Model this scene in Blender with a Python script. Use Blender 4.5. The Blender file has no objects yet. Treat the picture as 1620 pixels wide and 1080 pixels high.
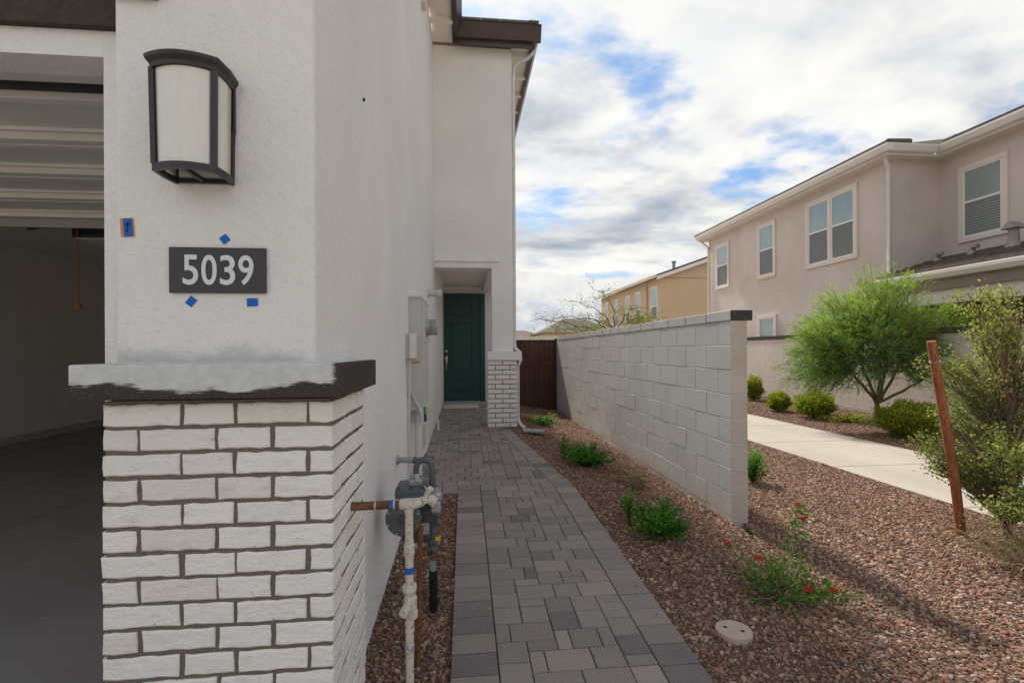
import bpy, bmesh, math, random
import numpy as np
from mathutils import Vector, Matrix
random.seed(7); rng = np.random.default_rng(7)
R = math.radians
E = 1.43                                   # eye height: many heights below are given from eye level
scene = bpy.context.scene

# ------------------------------------------------------------------ camera
cd = bpy.data.cameras.new('camera'); cam = bpy.data.objects.new('camera', cd)
scene.collection.objects.link(cam); scene.camera = cam
cd.sensor_width = 36; cd.lens = 760.3 / 1620 * 36; cd.clip_start = 0.02; cd.clip_end = 3000
cd.shift_y = 14.6 / 1620
YAW, ROLL = .0986, -.00515
fw = Vector((math.sin(YAW), math.cos(YAW), 0)); rt = Vector((math.cos(YAW), -math.sin(YAW), 0)); up = Vector((0, 0, 1))
rx = rt * math.cos(ROLL) + up * math.sin(ROLL); ux = -rt * math.sin(ROLL) + up * math.cos(ROLL)
m = Matrix((rx, ux, -fw)).transposed().to_4x4(); m.translation = (0, 0, E); cam.matrix_world = m

# ------------------------------------------------------------------ sky, sun, exposure
SUN_EL, SUN_AZ = R(45), R(7)               # sun ahead, a little to the left
w = bpy.data.worlds.new('World'); scene.world = w; w.use_nodes = True
nt = w.node_tree; N = nt.nodes; L = nt.links; N.clear()
def wn(t, **k):
    n = N.new(t)
    for a, b in k.items(): setattr(n, a, b)
    return n
def wmath(op, a, b=None, c=None, clamp=False):
    n = N.new('ShaderNodeMath'); n.operation = op; n.use_clamp = clamp
    for i, v in enumerate((a, b, c)):
        if v is None: continue
        if isinstance(v, (int, float)): n.inputs[i].default_value = v
        else: L.new(v, n.inputs[i])
    return n.outputs[0]
sky = wn('ShaderNodeTexSky', sky_type='NISHITA'); sky.sun_disc = False
sky.sun_elevation = SUN_EL; sky.sun_rotation = -SUN_AZ; sky.altitude = 350; sky.dust_density = .6; sky.ozone_density = 1.6; sky.air_density = 1.0
tc = wn('ShaderNodeTexCoord'); sep = wn('ShaderNodeSeparateXYZ'); L.new(tc.outputs['Generated'], sep.inputs[0])
zc = wmath('ADD', wmath('MAXIMUM', sep.outputs[2], 0.0), .13)
px = wmath('DIVIDE', sep.outputs[0], zc); py = wmath('DIVIDE', sep.outputs[1], zc)
def cloud_noise(ox, oy, scale, detail, rough, dist=0.0, z=0.0, sx=1.0):
    cmb = wn('ShaderNodeCombineXYZ')
    L.new(wmath('MULTIPLY_ADD', px, sx, ox), cmb.inputs[0]); L.new(wmath('ADD', py, oy), cmb.inputs[1]); cmb.inputs[2].default_value = z
    n = wn('ShaderNodeTexNoise'); n.inputs['Scale'].default_value = scale; n.inputs['Detail'].default_value = detail
    n.inputs['Roughness'].default_value = rough; n.inputs['Distortion'].default_value = dist
    L.new(cmb.outputs[0], n.inputs['Vector']); return n.outputs['Fac']
def ramp(v, a, b):
    n = wn('ShaderNodeMapRange', interpolation_type='SMOOTHSTEP'); n.inputs['From Min'].default_value = a; n.inputs['From Max'].default_value = b
    L.new(v, n.inputs['Value']); return n.outputs[0]
CX, CY = 15.5, 43.82
big = cloud_noise(CX + 9, CY + 2, .55, 2, .5, 0, 0, .8)         # banks of cloud
cov = cloud_noise(CX, CY, 1.15, 12, .56, .10, 0, .85)           # their billows
fld = wmath('ADD', wmath('MULTIPLY', cov, .62), wmath('MULTIPLY', big, .50))
mask = wmath('MULTIPLY', ramp(fld, .492, .550), ramp(sep.outputs[2], .03, .16))
cov2 = cloud_noise(CX, CY + .13, 1.15, 12, .56, .10, 0, .85)    # the same field a step towards the sun: lit rims, grey bases
big2 = cloud_noise(CX + 9, CY + 2.35, .55, 2, .5, 0, 0, .8)
shade = ramp(wmath('ADD', wmath('SUBTRACT', cov, cov2), wmath('SUBTRACT', big, big2)), -.10, .10)
thick = ramp(fld, .53, .70)
puff = cloud_noise(CX + 3, CY, 3.6, 9, .55, .2, 0, .8)
bright = wmath('ADD', wmath('MULTIPLY', shade, .50), wmath('SUBTRACT', .80, wmath('MULTIPLY', thick, .50)))
bright = wmath('ADD', bright, wmath('MULTIPLY', wmath('SUBTRACT', puff, .5), .85))
ccol = wn('ShaderNodeMix', data_type='RGBA', clamp_factor=True); L.new(ramp(bright, .30, 1.22), ccol.inputs['Factor'])
ccol.inputs['A'].default_value = (2.55, 2.85, 3.3, 1); ccol.inputs['B'].default_value = (6.8, 6.7, 6.45, 1)
blue = wn('ShaderNodeMix', data_type='RGBA', blend_type='MULTIPLY'); blue.inputs['Factor'].default_value = 1
L.new(sky.outputs[0], blue.inputs['A']); blue.inputs['B'].default_value = (.56, .80, .95, 1)
# thin veil near the horizon, as in hazy summer air
veil = ramp(sep.outputs[2], .40, .02)
vm = wn('ShaderNodeMix', data_type='RGBA'); L.new(wmath('MULTIPLY', veil, .85), vm.inputs['Factor']); L.new(blue.outputs['Result'], vm.inputs['A']); vm.inputs['B'].default_value = (4.1, 4.55, 5.0, 1)
mx = wn('ShaderNodeMix', data_type='RGBA'); L.new(wmath('ADD', wmath('MULTIPLY', mask, .90), wmath('MULTIPLY', ramp(puff, .35, .65), .10)), mx.inputs['Factor']); L.new(vm.outputs['Result'], mx.inputs['A']); L.new(ccol.outputs['Result'], mx.inputs['B'])
# heaped cumulus standing low all round the horizon
def dir_noise(scale, detail, rough, off, stretch=1.0):
    mp = wn('ShaderNodeMapping'); mp.inputs['Location'].default_value = off; mp.inputs['Scale'].default_value = (1, 1, stretch); L.new(tc.outputs['Generated'], mp.inputs[0])
    n = wn('ShaderNodeTexNoise'); n.inputs['Scale'].default_value = scale; n.inputs['Detail'].default_value = detail; n.inputs['Roughness'].default_value = rough; L.new(mp.outputs[0], n.inputs['Vector']); return n.outputs['Fac']
OX, OY = 1.3, 4.7
heap = dir_noise(4.6, 9, .50, (OX, OY, 0), 1.5); heap2 = dir_noise(4.6, 9, .50, (OX, OY, .045), 1.5)
hf = wmath('ADD', heap, wmath('MULTIPLY', wmath('SUBTRACT', .155, sep.outputs[2]), 1.35))
hmask = wmath('MULTIPLY', ramp(hf, .50, .53), .92)
hb = wmath('ADD', ramp(wmath('SUBTRACT', heap, heap2), -.06, .07), wmath('MULTIPLY', wmath('SUBTRACT', dir_noise(17, 7, .55, (OX, OY, 2), 1.3), .5), .9))
hc = wn('ShaderNodeMix', data_type='RGBA', clamp_factor=True); L.new(wmath('MULTIPLY', hb, .85), hc.inputs['Factor']); hc.inputs['A'].default_value = (4.0, 4.25, 4.65, 1); hc.inputs['B'].default_value = (6.5, 6.35, 6.05, 1)
mh = wn('ShaderNodeMix', data_type='RGBA'); L.new(hmask, mh.inputs['Factor']); L.new(mx.outputs['Result'], mh.inputs['A']); L.new(hc.outputs['Result'], mh.inputs['B'])
bg = wn('ShaderNodeBackground'); bg.inputs['Strength'].default_value = .085; L.new(mh.outputs['Result'], bg.inputs['Color'])
wo = wn('ShaderNodeOutputWorld'); L.new(bg.outputs[0], wo.inputs[0])

sd = bpy.data.lights.new('sun', 'SUN'); sd.energy = 3.4; sd.angle = R(4.5); sd.color = (1, .93, .82)
sun = bpy.data.objects.new('sun', sd); scene.collection.objects.link(sun); sun.location = (-3, 20, 22)
sdir = Vector((math.sin(SUN_AZ) * math.cos(SUN_EL), -math.cos(SUN_AZ) * math.cos(SUN_EL), -math.sin(SUN_EL)))
sun.rotation_euler = sdir.to_track_quat('-Z', 'Y').to_euler()
vs = scene.view_settings; vs.view_transform = 'Standard'; vs.look = 'None'; vs.exposure = 0.80; vs.gamma = 1; vs.use_curve_mapping = False
scene.cycles.max_bounces = 8; scene.cycles.diffuse_bounces = 5; scene.cycles.use_denoising = True
scene.cycles.caustics_reflective = False; scene.cycles.caustics_refractive = False

# ------------------------------------------------------------------ materials
def srgb(r, g, b): return tuple(((c / 255 + .055) / 1.055) ** 2.4 if c > 10 else c / 255 / 12.92 for c in (r, g, b))
class Mat:
    def __init__(s, name, rough=.8, spec=.3, metal=0.0):
        s.m = bpy.data.materials.new(name); s.m.use_nodes = True; s.t = s.m.node_tree; s.b = s.t.nodes['Principled BSDF']
        s.b.inputs['Roughness'].default_value = rough; s.b.inputs['Specular IOR Level'].default_value = spec; s.b.inputs['Metallic'].default_value = metal
        s.geo = s.t.nodes.new('ShaderNodeNewGeometry'); s.pos = s.geo.outputs['Position']
    def link(s, a, b): s.t.links.new(a, b)
    def n(s, t, **k):
        n = s.t.nodes.new(t)
        for a, b in k.items(): setattr(n, a, b)
        return n
    def noise(s, scale, detail=4, rough=.55, stretch=None, vec=None, out='Fac', dist=0.0):
        v = vec or s.pos
        if stretch:
            mp = s.n('ShaderNodeMapping'); mp.inputs['Scale'].default_value = stretch; s.link(v, mp.inputs[0]); v = mp.outputs[0]
        n = s.n('ShaderNodeTexNoise'); n.inputs['Scale'].default_value = scale; n.inputs['Detail'].default_value = detail; n.inputs['Roughness'].default_value = rough; n.inputs['Distortion'].default_value = dist
        s.link(v, n.inputs['Vector']); return n.outputs[out]
    def map(s, v, a, b, c=0.0, d=1.0, smooth=False):
        n = s.n('ShaderNodeMapRange'); n.interpolation_type = 'SMOOTHSTEP' if smooth else 'LINEAR'
        for k, x in zip(('From Min', 'From Max', 'To Min', 'To Max'), (a, b, c, d)): n.inputs[k].default_value = x
        s.link(v, n.inputs['Value']); return n.outputs[0]
    def math(s, op, a, b=None):
        n = s.n('ShaderNodeMath', operation=op)
        for i, v in enumerate((a, b)):
            if v is None: continue
            if isinstance(v, (int, float)): n.inputs[i].default_value = v
            else: s.link(v, n.inputs[i])
        return n.outputs[0]
    def mix(s, f, a, b, mode='MIX'):
        n = s.n('ShaderNodeMix', data_type='RGBA', blend_type=mode)
        for k, v in (('Factor', f), ('A', a), ('B', b)):
            if isinstance(v, (int, float)): n.inputs[k].default_value = v
            elif isinstance(v, tuple): n.inputs[k].default_value = (*v[:3], 1)
            else: s.link(v, n.inputs[k])
        return n.outputs['Result']
    def ramp(s, f, stops):
        n = s.n('ShaderNodeValToRGB'); e = n.color_ramp.elements
        while len(e) < len(stops): e.new(.5)
        for el, (p, c) in zip(e, stops): el.position = p; el.color = (*c[:3], 1)
        s.link(f, n.inputs[0]); return n.outputs[0]
    def attr(s, name='rnd'):
        a = s.n('ShaderNodeAttribute', attribute_name=name); return a.outputs['Fac']
    def rand(s): return s.n('ShaderNodeObjectInfo').outputs['Random']
    def xyz(s, v=None):
        n = s.n('ShaderNodeSeparateXYZ'); s.link(v or s.pos, n.inputs[0]); return n.outputs
    def color(s, c):
        if isinstance(c, tuple): s.b.inputs['Base Color'].default_value = (*c[:3], 1)
        else: s.link(c, s.b.inputs['Base Color'])
        return s
    def bump(s, h, strength=.3, dist=.005):
        n = s.n('ShaderNodeBump'); n.inputs['Strength'].default_value = strength; n.inputs['Distance'].default_value = dist
        s.link(h, n.inputs['Height']); s.link(n.outputs[0], s.b.inputs['Normal']); return s
M = {}
def flat(name, col, rough=.6, spec=.3, metal=0.0, var=.12, scale=30, bump=0.0):
    t = Mat(name, rough, spec, metal); f = t.noise(scale, 4)
    t.color(t.mix(t.map(f, .3, .7), tuple(c * (1 - var) for c in col), tuple(min(1, c * (1 + var)) for c in col)))
    if bump: t.bump(f, bump, .003)
    M[name] = t.m; return t
# stucco
def stucco(name, col, dirt=.10, grain=110, strength=.8, dist=.008):
    t = Mat(name, .92, .12)
    big = t.noise(1.1, 5, .6); streak = t.noise(3.0, 4, .6, stretch=(3, 3, .35)); g = t.noise(grain, 3, .65); v = t.noise(grain * .3, 4, .6)
    c = t.mix(t.map(big, .3, .7), tuple(x * (1 - dirt) for x in col), col)
    c = t.mix(t.map(streak, .52, .8, 0, .30), c, tuple(x * (1 - dirt * 1.6) for x in col))
    c = t.mix(t.map(g, .56, .74, 0, .55), c, tuple(x * .70 for x in col)); tw = t.noise(7, 6, .7, dist=1.2); c = t.mix(t.map(tw, .60, .72, 0, .22), c, tuple(x * .78 for x in col))
    t.color(c); t.bump(t.math('ADD', t.math('MULTIPLY', g, .6), v), strength, dist); M[name] = t.m; return t, c
t, c = stucco('stucco_white', (.89, .865, .83))
# bare grey render patch rubbed along the foot of the pillar, just above its cap
x, y, z = t.xyz()
edge = t.math('ADD', z, t.math('MULTIPLY', t.noise(9, 5, .65, stretch=(1, 1, 1.0)), -.12))
low = t.map(edge, E - .085, E - .035, 1, 0, True); front = t.map(y, 1.66, 1.68, 1, 0); side = t.map(x, -.53, -.50, 1, 0)
patch = t.math('MULTIPLY', t.math('MULTIPLY', low, front), side)
above = t.map(z, E - .036, E - .028); patch = t.math('MULTIPLY', patch, above)
t.color(t.mix(t.math('MULTIPLY', patch, .65), c, (.47, .48, .46)))
stucco('stucco_pink', (.67, .585, .54), .16, 60, .4, .006); stucco('stucco_trim', (.76, .675, .62), .08, 60, .3, .004)
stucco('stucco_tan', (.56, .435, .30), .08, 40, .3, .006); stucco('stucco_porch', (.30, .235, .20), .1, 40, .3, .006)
flat('trim_white', (.84, .82, .79), .7, .3, var=.04, scale=8)
flat('soffit_white', (.82, .79, .74), .8, .2, var=.05, scale=6)
flat('gutter_brown', (.075, .054, .048), .42, .4, var=.12, scale=12)
flat('fascia_brown', (.07, .052, .045), .85, .15, var=.2, scale=60, bump=.4)
flat('spout_white', (.74, .72, .69), .45, .4, var=.04, scale=6)
flat('gutter_cream', (.70, .66, .625), .5, .4, var=.05, scale=4)
flat('roof_tile', (.13, .105, .092), .9, .2, var=.3, scale=9, bump=.3); flat('roof_grey', (.17, .155, .14), .9, .2, var=.25, scale=5)
# cap of the pillar: dark paint with a brushed band of white along its front
t = Mat('cap_paint', .85, .18); x, y, z = t.xyz()
nz = t.noise(4.5, 3, .5, stretch=(1, 1, 1.5)); nf = t.noise(60, 4, .7, stretch=(.35, 1, 3.0))
lvl = t.math('ADD', t.math('ADD', z, t.math('MULTIPLY', nz, .12)), t.math('MULTIPLY', nf, .03))
wht = t.map(lvl, E - .030, E - .020, 0, 1, True)
lim = t.map(t.math('ADD', x, t.math('MULTIPLY', nf, .05)), -.375, -.362, 1, 0); wht = t.math('MULTIPLY', wht, lim)
grain = t.noise(140, 3, .6)
dk = t.mix(t.map(grain, .35, .7), (.050, .041, .040), (.082, .068, .064))
wc = t.mix(t.map(t.noise(30, 4, .6), .4, .7), (.58, .585, .57), (.68, .68, .665))
t.color(t.mix(wht, dk, wc)); t.bump(grain, .5, .003); M['cap_paint'] = t.m
# bricks
t = Mat('brick_white', .9, .15); g = t.noise(45, 6, .65); g2 = t.noise(14, 4, .6, stretch=(1, 1, 2.5)); rr = t.rand()
c = t.ramp(rr, [(0, (.82, .755, .69)), (.4, (.90, .855, .795)), (.75, (.86, .82, .775)), (1, (.92, .865, .79))])
c = t.mix(t.map(g2, .58, .75, 0, .5), c, (.66, .58, .51)); c = t.mix(t.map(g, .64, .72, 0, .8), c, (.44, .37, .31)); pit = t.noise(110, 3, .6); c = t.mix(t.map(pit, .68, .74, 0, .8), c, (.35, .29, .24))
t.color(c); t.bump(t.math('ADD', t.math('MULTIPLY', g, .6), g2), .9, .009); M['brick_white'] = t.m
t = Mat('mortar', .95, .1); g = t.noise(160, 4, .7); t.color(t.mix(t.map(g, .35, .7), (.145, .118, .090), (.25, .21, .165))); t.bump(g, .7, .004); M['mortar'] = t.m
# block wall
t = Mat('block_paint', .9, .15); g = t.noise(60, 5, .65); b = t.noise(1.3, 4, .6); rr = t.rand()
c = t.mix(t.map(b, .35, .65), (.575, .57, .56), (.655, .65, .64)); c = t.mix(t.math('MULTIPLY', rr, .30), c, (.69, .685, .675)); c = t.mix(t.map(g, .60, .75, 0, .45), c, (.45, .435, .42))
x, y, z = t.xyz(); c = t.mix(t.map(t.math('ADD', z, t.math('MULTIPLY', t.noise(3.5, 5, .6), .25)), .15, .27, .55, 0), c, (.46, .395, .335))
t.color(c); t.bump(g, .5, .004); M['block_paint'] = t.m
t = Mat('block_bare', .95, .1); g = t.noise(70, 5, .7); b = t.noise(4, 4, .6)
c = t.mix(t.map(b, .35, .65), (.50, .435, .375), (.60, .53, .46)); c = t.mix(t.map(g, .60, .72, 0, .5), c, (.36, .30, .26)); t.color(c); t.bump(g, .6, .005); M['block_bare'] = t.m
flat('cap_dark', (.075, .07, .068), .95, .1, var=.35, scale=40, bump=.5)
t = Mat('block_beige', .92, .12); g = t.noise(40, 4, .6); b = t.noise(.8, 4, .6); rr = t.rand()
c = t.mix(t.map(b, .35, .65), (.56, .50, .45), (.64, .58, .53)); c = t.mix(t.math('MULTIPLY', rr, .15), c, (.68, .63, .58)); t.color(c); t.bump(g, .3, .004); M['block_beige'] = t.m
# pavers
t = Mat('paver', .88, .2); g = t.noise(120, 5, .7); b = t.noise(9, 4, .6); r_ = t.attr('rnd')
c = t.ramp(r_, [(0, (0.161, 0.145, 0.139)), (.07, (0.181, 0.161, 0.152)), (.11, (0.240, 0.206, 0.191)), (.35, (0.270, 0.229, 0.211)), (.6, (0.294, 0.250, 0.230)), (.82, (0.308, 0.264, 0.245)), (.92, (0.328, 0.276, 0.230)), (1, (0.352, 0.301, 0.275))])
c = t.mix(t.map(b, .4, .7, 0, .3), c, (.26, .232, .218)); c = t.mix(t.map(g, .56, .72, 0, .7), c, (.50, .45, .42)); c = t.mix(t.map(g, .44, .30, 0, .65), c, (.16, .14, .13))
t.color(c); t.bump(g, .5, .003); M['paver'] = t.m
flat('joint_sand', (.085, .072, .062), .95, .1, var=.3, scale=90, bump=.4)
# gravel
t = Mat('gravel', .85, .25); rr = t.rand(); g = t.noise(90, 4, .6)
c = t.ramp(rr, [(0, (.095, .058, .044)), (.14, (.19, .098, .066)), (.30, (.30, .155, .10)), (.46, (.38, .215, .14)), (.58, (.24, .14, .105)), (.68, (.15, .12, .108)), (.78, (.45, .29, .19)), (.90, (.30, .215, .175)), (1, (.56, .43, .33))])
c = t.mix(t.map(g, .4, .75, 0, .45), c, (.12, .085, .07)); t.color(c); M['gravel'] = t.m
t = Mat('soil', .95, .1); g = t.noise(35, 6, .7); b = t.noise(2, 4)
c = t.ramp(g, [(.25, (.085, .058, .045)), (.5, (.18, .118, .088)), (.75, (.32, .22, .165))]); t.color(c); t.bump(g, 1.0, .02); M['soil'] = t.m
t = Mat('desert', .95, .1); g = t.noise(.6, 6, .7); c = t.mix(t.map(g, .3, .7), (.38, .31, .24), (.47, .395, .31)); t.color(c); M['desert'] = t.m
# concrete
def concrete(name, a, b, rough=.85):
    t = Mat(name, rough, .25); g = t.noise(80, 5, .65); s = t.noise(1.6, 5, .6, stretch=(1, .35, 1)); br = t.noise(14, 3, .5, stretch=(.2, 4, 1))
    c = t.mix(t.map(s, .3, .7), a, b); c = t.mix(t.map(g, .62, .78, 0, .35), c, tuple(x * .6 for x in a)); c = t.mix(t.map(br, .5, .8, 0, .25), c, tuple(x * .8 for x in a))
    t.color(c); t.bump(g, .25, .003); M[name] = t.m; return t
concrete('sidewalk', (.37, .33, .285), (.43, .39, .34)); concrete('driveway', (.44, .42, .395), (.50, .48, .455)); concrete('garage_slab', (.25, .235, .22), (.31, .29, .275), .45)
concrete('step', (.42, .38, .35), (.48, .44, .40))
flat('garage_wall', (.86, .82, .775), .9, .15, var=.05, scale=3); flat('garage_stem', (.55, .53, .50), .9, .15, var=.08, scale=12)
flat('door_panel', (.86, .83, .79), .6, .3, var=.05, scale=4); flat('steel', (.45, .46, .45), .38, .5, .75, var=.08, scale=30)
flat('black_plastic', (.018, .018, .019), .45, .4, var=.2); flat('lens_white', (.70, .68, .62), .4, .4, var=.03); flat('cord_red', (.42, .12, .05), .7, .2)
t = flat('lamp_bronze', (.050, .041, .043), .38, .45, .35, var=.15, scale=40)
t = Mat('lamp_glass', .35, .5); x, y, z = t.xyz(); c = t.mix(t.map(t.noise(22, 4, .6, stretch=(6, 6, .5)), .3, .75), (.80, .775, .69), (.88, .86, .79)); t.color(c)
t.b.inputs['Transmission Weight'].default_value = .08; t.b.inputs['Coat Weight'].default_value = .15; M['lamp_glass'] = t.m
flat('plate_dark', (.052, .047, .050), .45, .4, var=.06, scale=20); flat('digit_white', (.70, .715, .75), .5, .4, var=.02)
flat('tape_blue', (.012, .13, .52), .6, .3, var=.1, scale=60); flat('tape_orange', (.72, .27, .05), .6, .3, var=.1); flat('ink_black', (.01, .01, .015), .6)
t = Mat('door_green', .42, .4); g = t.noise(6, 5, .6, stretch=(9, 9, .5)); t.color(t.mix(t.map(g, .3, .7), (.011, .058, .050), (.018, .078, .068))); t.bump(g, .15, .002); M['door_green'] = t.m
flat('nickel', (.62, .56, .42), .28, .5, .9, var=.06); flat('mat_tan', (.66, .57, .50), .95, .1, var=.12, scale=90, bump=.5)
t = Mat('gate_rust', .62, .3, .15); g = t.noise(5, 5, .65, stretch=(1, 1, .25)); c = t.mix(t.map(g, .3, .75), (.095, .044, .031), (.165, .078, .054)); t.color(c); t.bump(t.noise(60, 3), .15, .002); M['gate_rust'] = t.m
flat('gate_steel', (.025, .021, .020), .5, .4, var=.2)
flat('box_grey', (.56, .555, .54), .5, .4, var=.04, scale=6); flat('box_white', (.72, .715, .70), .5, .4, var=.05, scale=12); flat('pvc_cream', (.68, .65, .60), .5, .4, var=.06, scale=14)
t = Mat('pipe_cream', .55, .35); g = t.noise(70, 5, .65); c = t.mix(t.map(g, .57, .64, 0, .9), (.62, .56, .46), (.20, .16, .13)); c = t.mix(t.map(t.noise(16, 4), .55, .75, 0, .6), c, (.50, .43, .34)); t.color(c); t.bump(g, .3, .002); M['pipe_cream'] = t.m
t = Mat('pipe_copper', .5, .4, .35); g = t.noise(28, 5, .65, stretch=(.4, 1, 1)); t.color(t.ramp(g, [(.3, (.055, .024, .014)), (.5, (.17, .075, .036)), (.72, (.32, .17, .09))])); M['pipe_copper'] = t.m
flat('rust', (.19, .082, .042), .85, .2, var=.4, scale=50, bump=.4)
flat('meter_grey', (.105, .118, .128), .5, .4, var=.15, scale=40, bump=.15); flat('meter_dark', (.06, .067, .073), .5, .4, var=.2, scale=40); flat('sleeve_black', (.012, .012, .013), .5, .4, var=.2)
flat('zinc', (.42, .43, .45), .45, .5, .7, var=.25, scale=90); flat('yellow', (.75, .50, .02), .6); flat('leaf_tag', (.20, .55, .05), .6)
t = Mat('meter_glass', .12, .5); t.color((.55, .56, .56)); t.b.inputs['Transmission Weight'].default_value = .55; M['meter_glass'] = t.m
flat('cover_tan', (.50, .385, .315), .75, .25, var=.07, scale=60, bump=.2); flat('hole_dark', (.03, .025, .022), .9)
flat('window_frame', (.78, .765, .73), .45, .4, var=.03)
def glass(name, a, b, rough):
    t = Mat(name, rough, .9); x, y, z = t.xyz(); c = t.mix(t.map(t.noise(1.4, 3), .3, .7), a, b); t.color(c); t.b.inputs['Coat Weight'].default_value = .6 if rough < .3 else .15; t.b.inputs['Coat Roughness'].default_value = .02; M[name] = t.m
glass('pane_upper', (.24, .31, .29), (.32, .39, .36), .10); glass('pane_lower', (.095, .10, .092), (.125, .128, .118), .5); glass('pane_dark', (.02, .028, .028), (.035, .045, .045), .06)
flat('blind', (.26, .31, .295), .6, .3, var=.05)
flat('vent_metal', (.33, .30, .265), .6, .4, .3, var=.1)
# timber and plants
t = Mat('stake_wood', .85, .2); g = t.noise(18, 5, .65, stretch=(3, 3, .25)); t.color(t.ramp(g, [(.3, (.17, .066, .030)), (.55, (.36, .135, .060)), (.8, (.50, .25, .14))])); t.bump(g, .5, .004); M['stake_wood'] = t.m
def bark(name, a, b):
    t = Mat(name, .9, .15); g = t.noise(30, 5, .65, stretch=(1, 1, .3)); t.color(t.mix(t.map(g, .3, .7), a, b)); t.bump(g, .5, .004); M[name] = t.m
bark('bark_green', (.085, .085, .045), (.16, .145, .085)); bark('bark_brown', (.13, .085, .06), (.26, .19, .14)); bark('twig_tan', (.30, .225, .14), (.42, .33, .22)); bark('twig_dark', (.06, .045, .03), (.11, .085, .06))
def leaf(name, stops, rough=.55, trans=.45):
    t = Mat(name, rough, .18); r_ = t.attr('rnd'); g = t.noise(1.6, 3, .6); f = t.math('ADD', t.math('MULTIPLY', r_, .75), t.math('MULTIPLY', t.map(g, .3, .7), .25)); c = t.ramp(f, stops); t.color(c)
    tr = t.n('ShaderNodeBsdfTranslucent'); t.link(t.mix(1.0, c, (1.15, 1.25, .55), 'MULTIPLY'), tr.inputs[0]); ms = t.n('ShaderNodeMixShader'); ms.inputs[0].default_value = trans
    out = t.t.nodes['Material Output']; t.link(t.b.outputs[0], ms.inputs[1]); t.link(tr.outputs[0], ms.inputs[2]); t.link(ms.outputs[0], out.inputs[0]); M[name] = t.m
leaf('leaf_acacia', [(0, (.075, .15, .055)), (.35, (.15, .26, .07)), (.7, (.27, .38, .09)), (1, (.40, .48, .13))], .55, .5)
leaf('leaf_acacia_old', [(0, (.20, .13, .015)), (.5, (.28, .17, .02)), (1, (.16, .16, .02))])
leaf('leaf_bush', [(0, (0.079, 0.105, 0.018)), (.4, (0.175, 0.219, 0.025)), (.75, (0.298, 0.333, 0.038)), (1, (0.438, 0.438, 0.070))])
leaf('leaf_lantana', [(0, (0.031, 0.116, 0.022)), (.4, (0.070, 0.225, 0.034)), (.75, (0.132, 0.341, 0.046)), (1, (0.232, 0.465, 0.062))])
leaf('leaf_flowering', [(0, (0.049, 0.119, 0.028)), (.5, (0.105, 0.224, 0.042)), (1, (0.224, 0.350, 0.070))])
leaf('leaf_oak', [(0, (0.102, 0.142, 0.056)), (.4, (0.225, 0.282, 0.100)), (.68, (0.384, 0.404, 0.172)), (.84, (0.600, 0.404, 0.202)), (1, (0.600, 0.600, 0.503))], .55, .5)
leaf('leaf_dry', [(0, (0.149, 0.138, 0.063)), (.5, (0.230, 0.218, 0.103)), (1, (0.345, 0.287, 0.161))])
leaf('leaf_verde', [(0, (0.068, 0.112, 0.027)), (.5, (0.165, 0.225, 0.053)), (1, (0.300, 0.330, 0.090))])
leaf('leaf_tuft', [(0, (0.075, 0.180, 0.030)), (1, (0.180, 0.360, 0.060))])
leaf('petal_red', [(0, (.50, .012, .008)), (1, (.72, .05, .02))], .5, .2)

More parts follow.
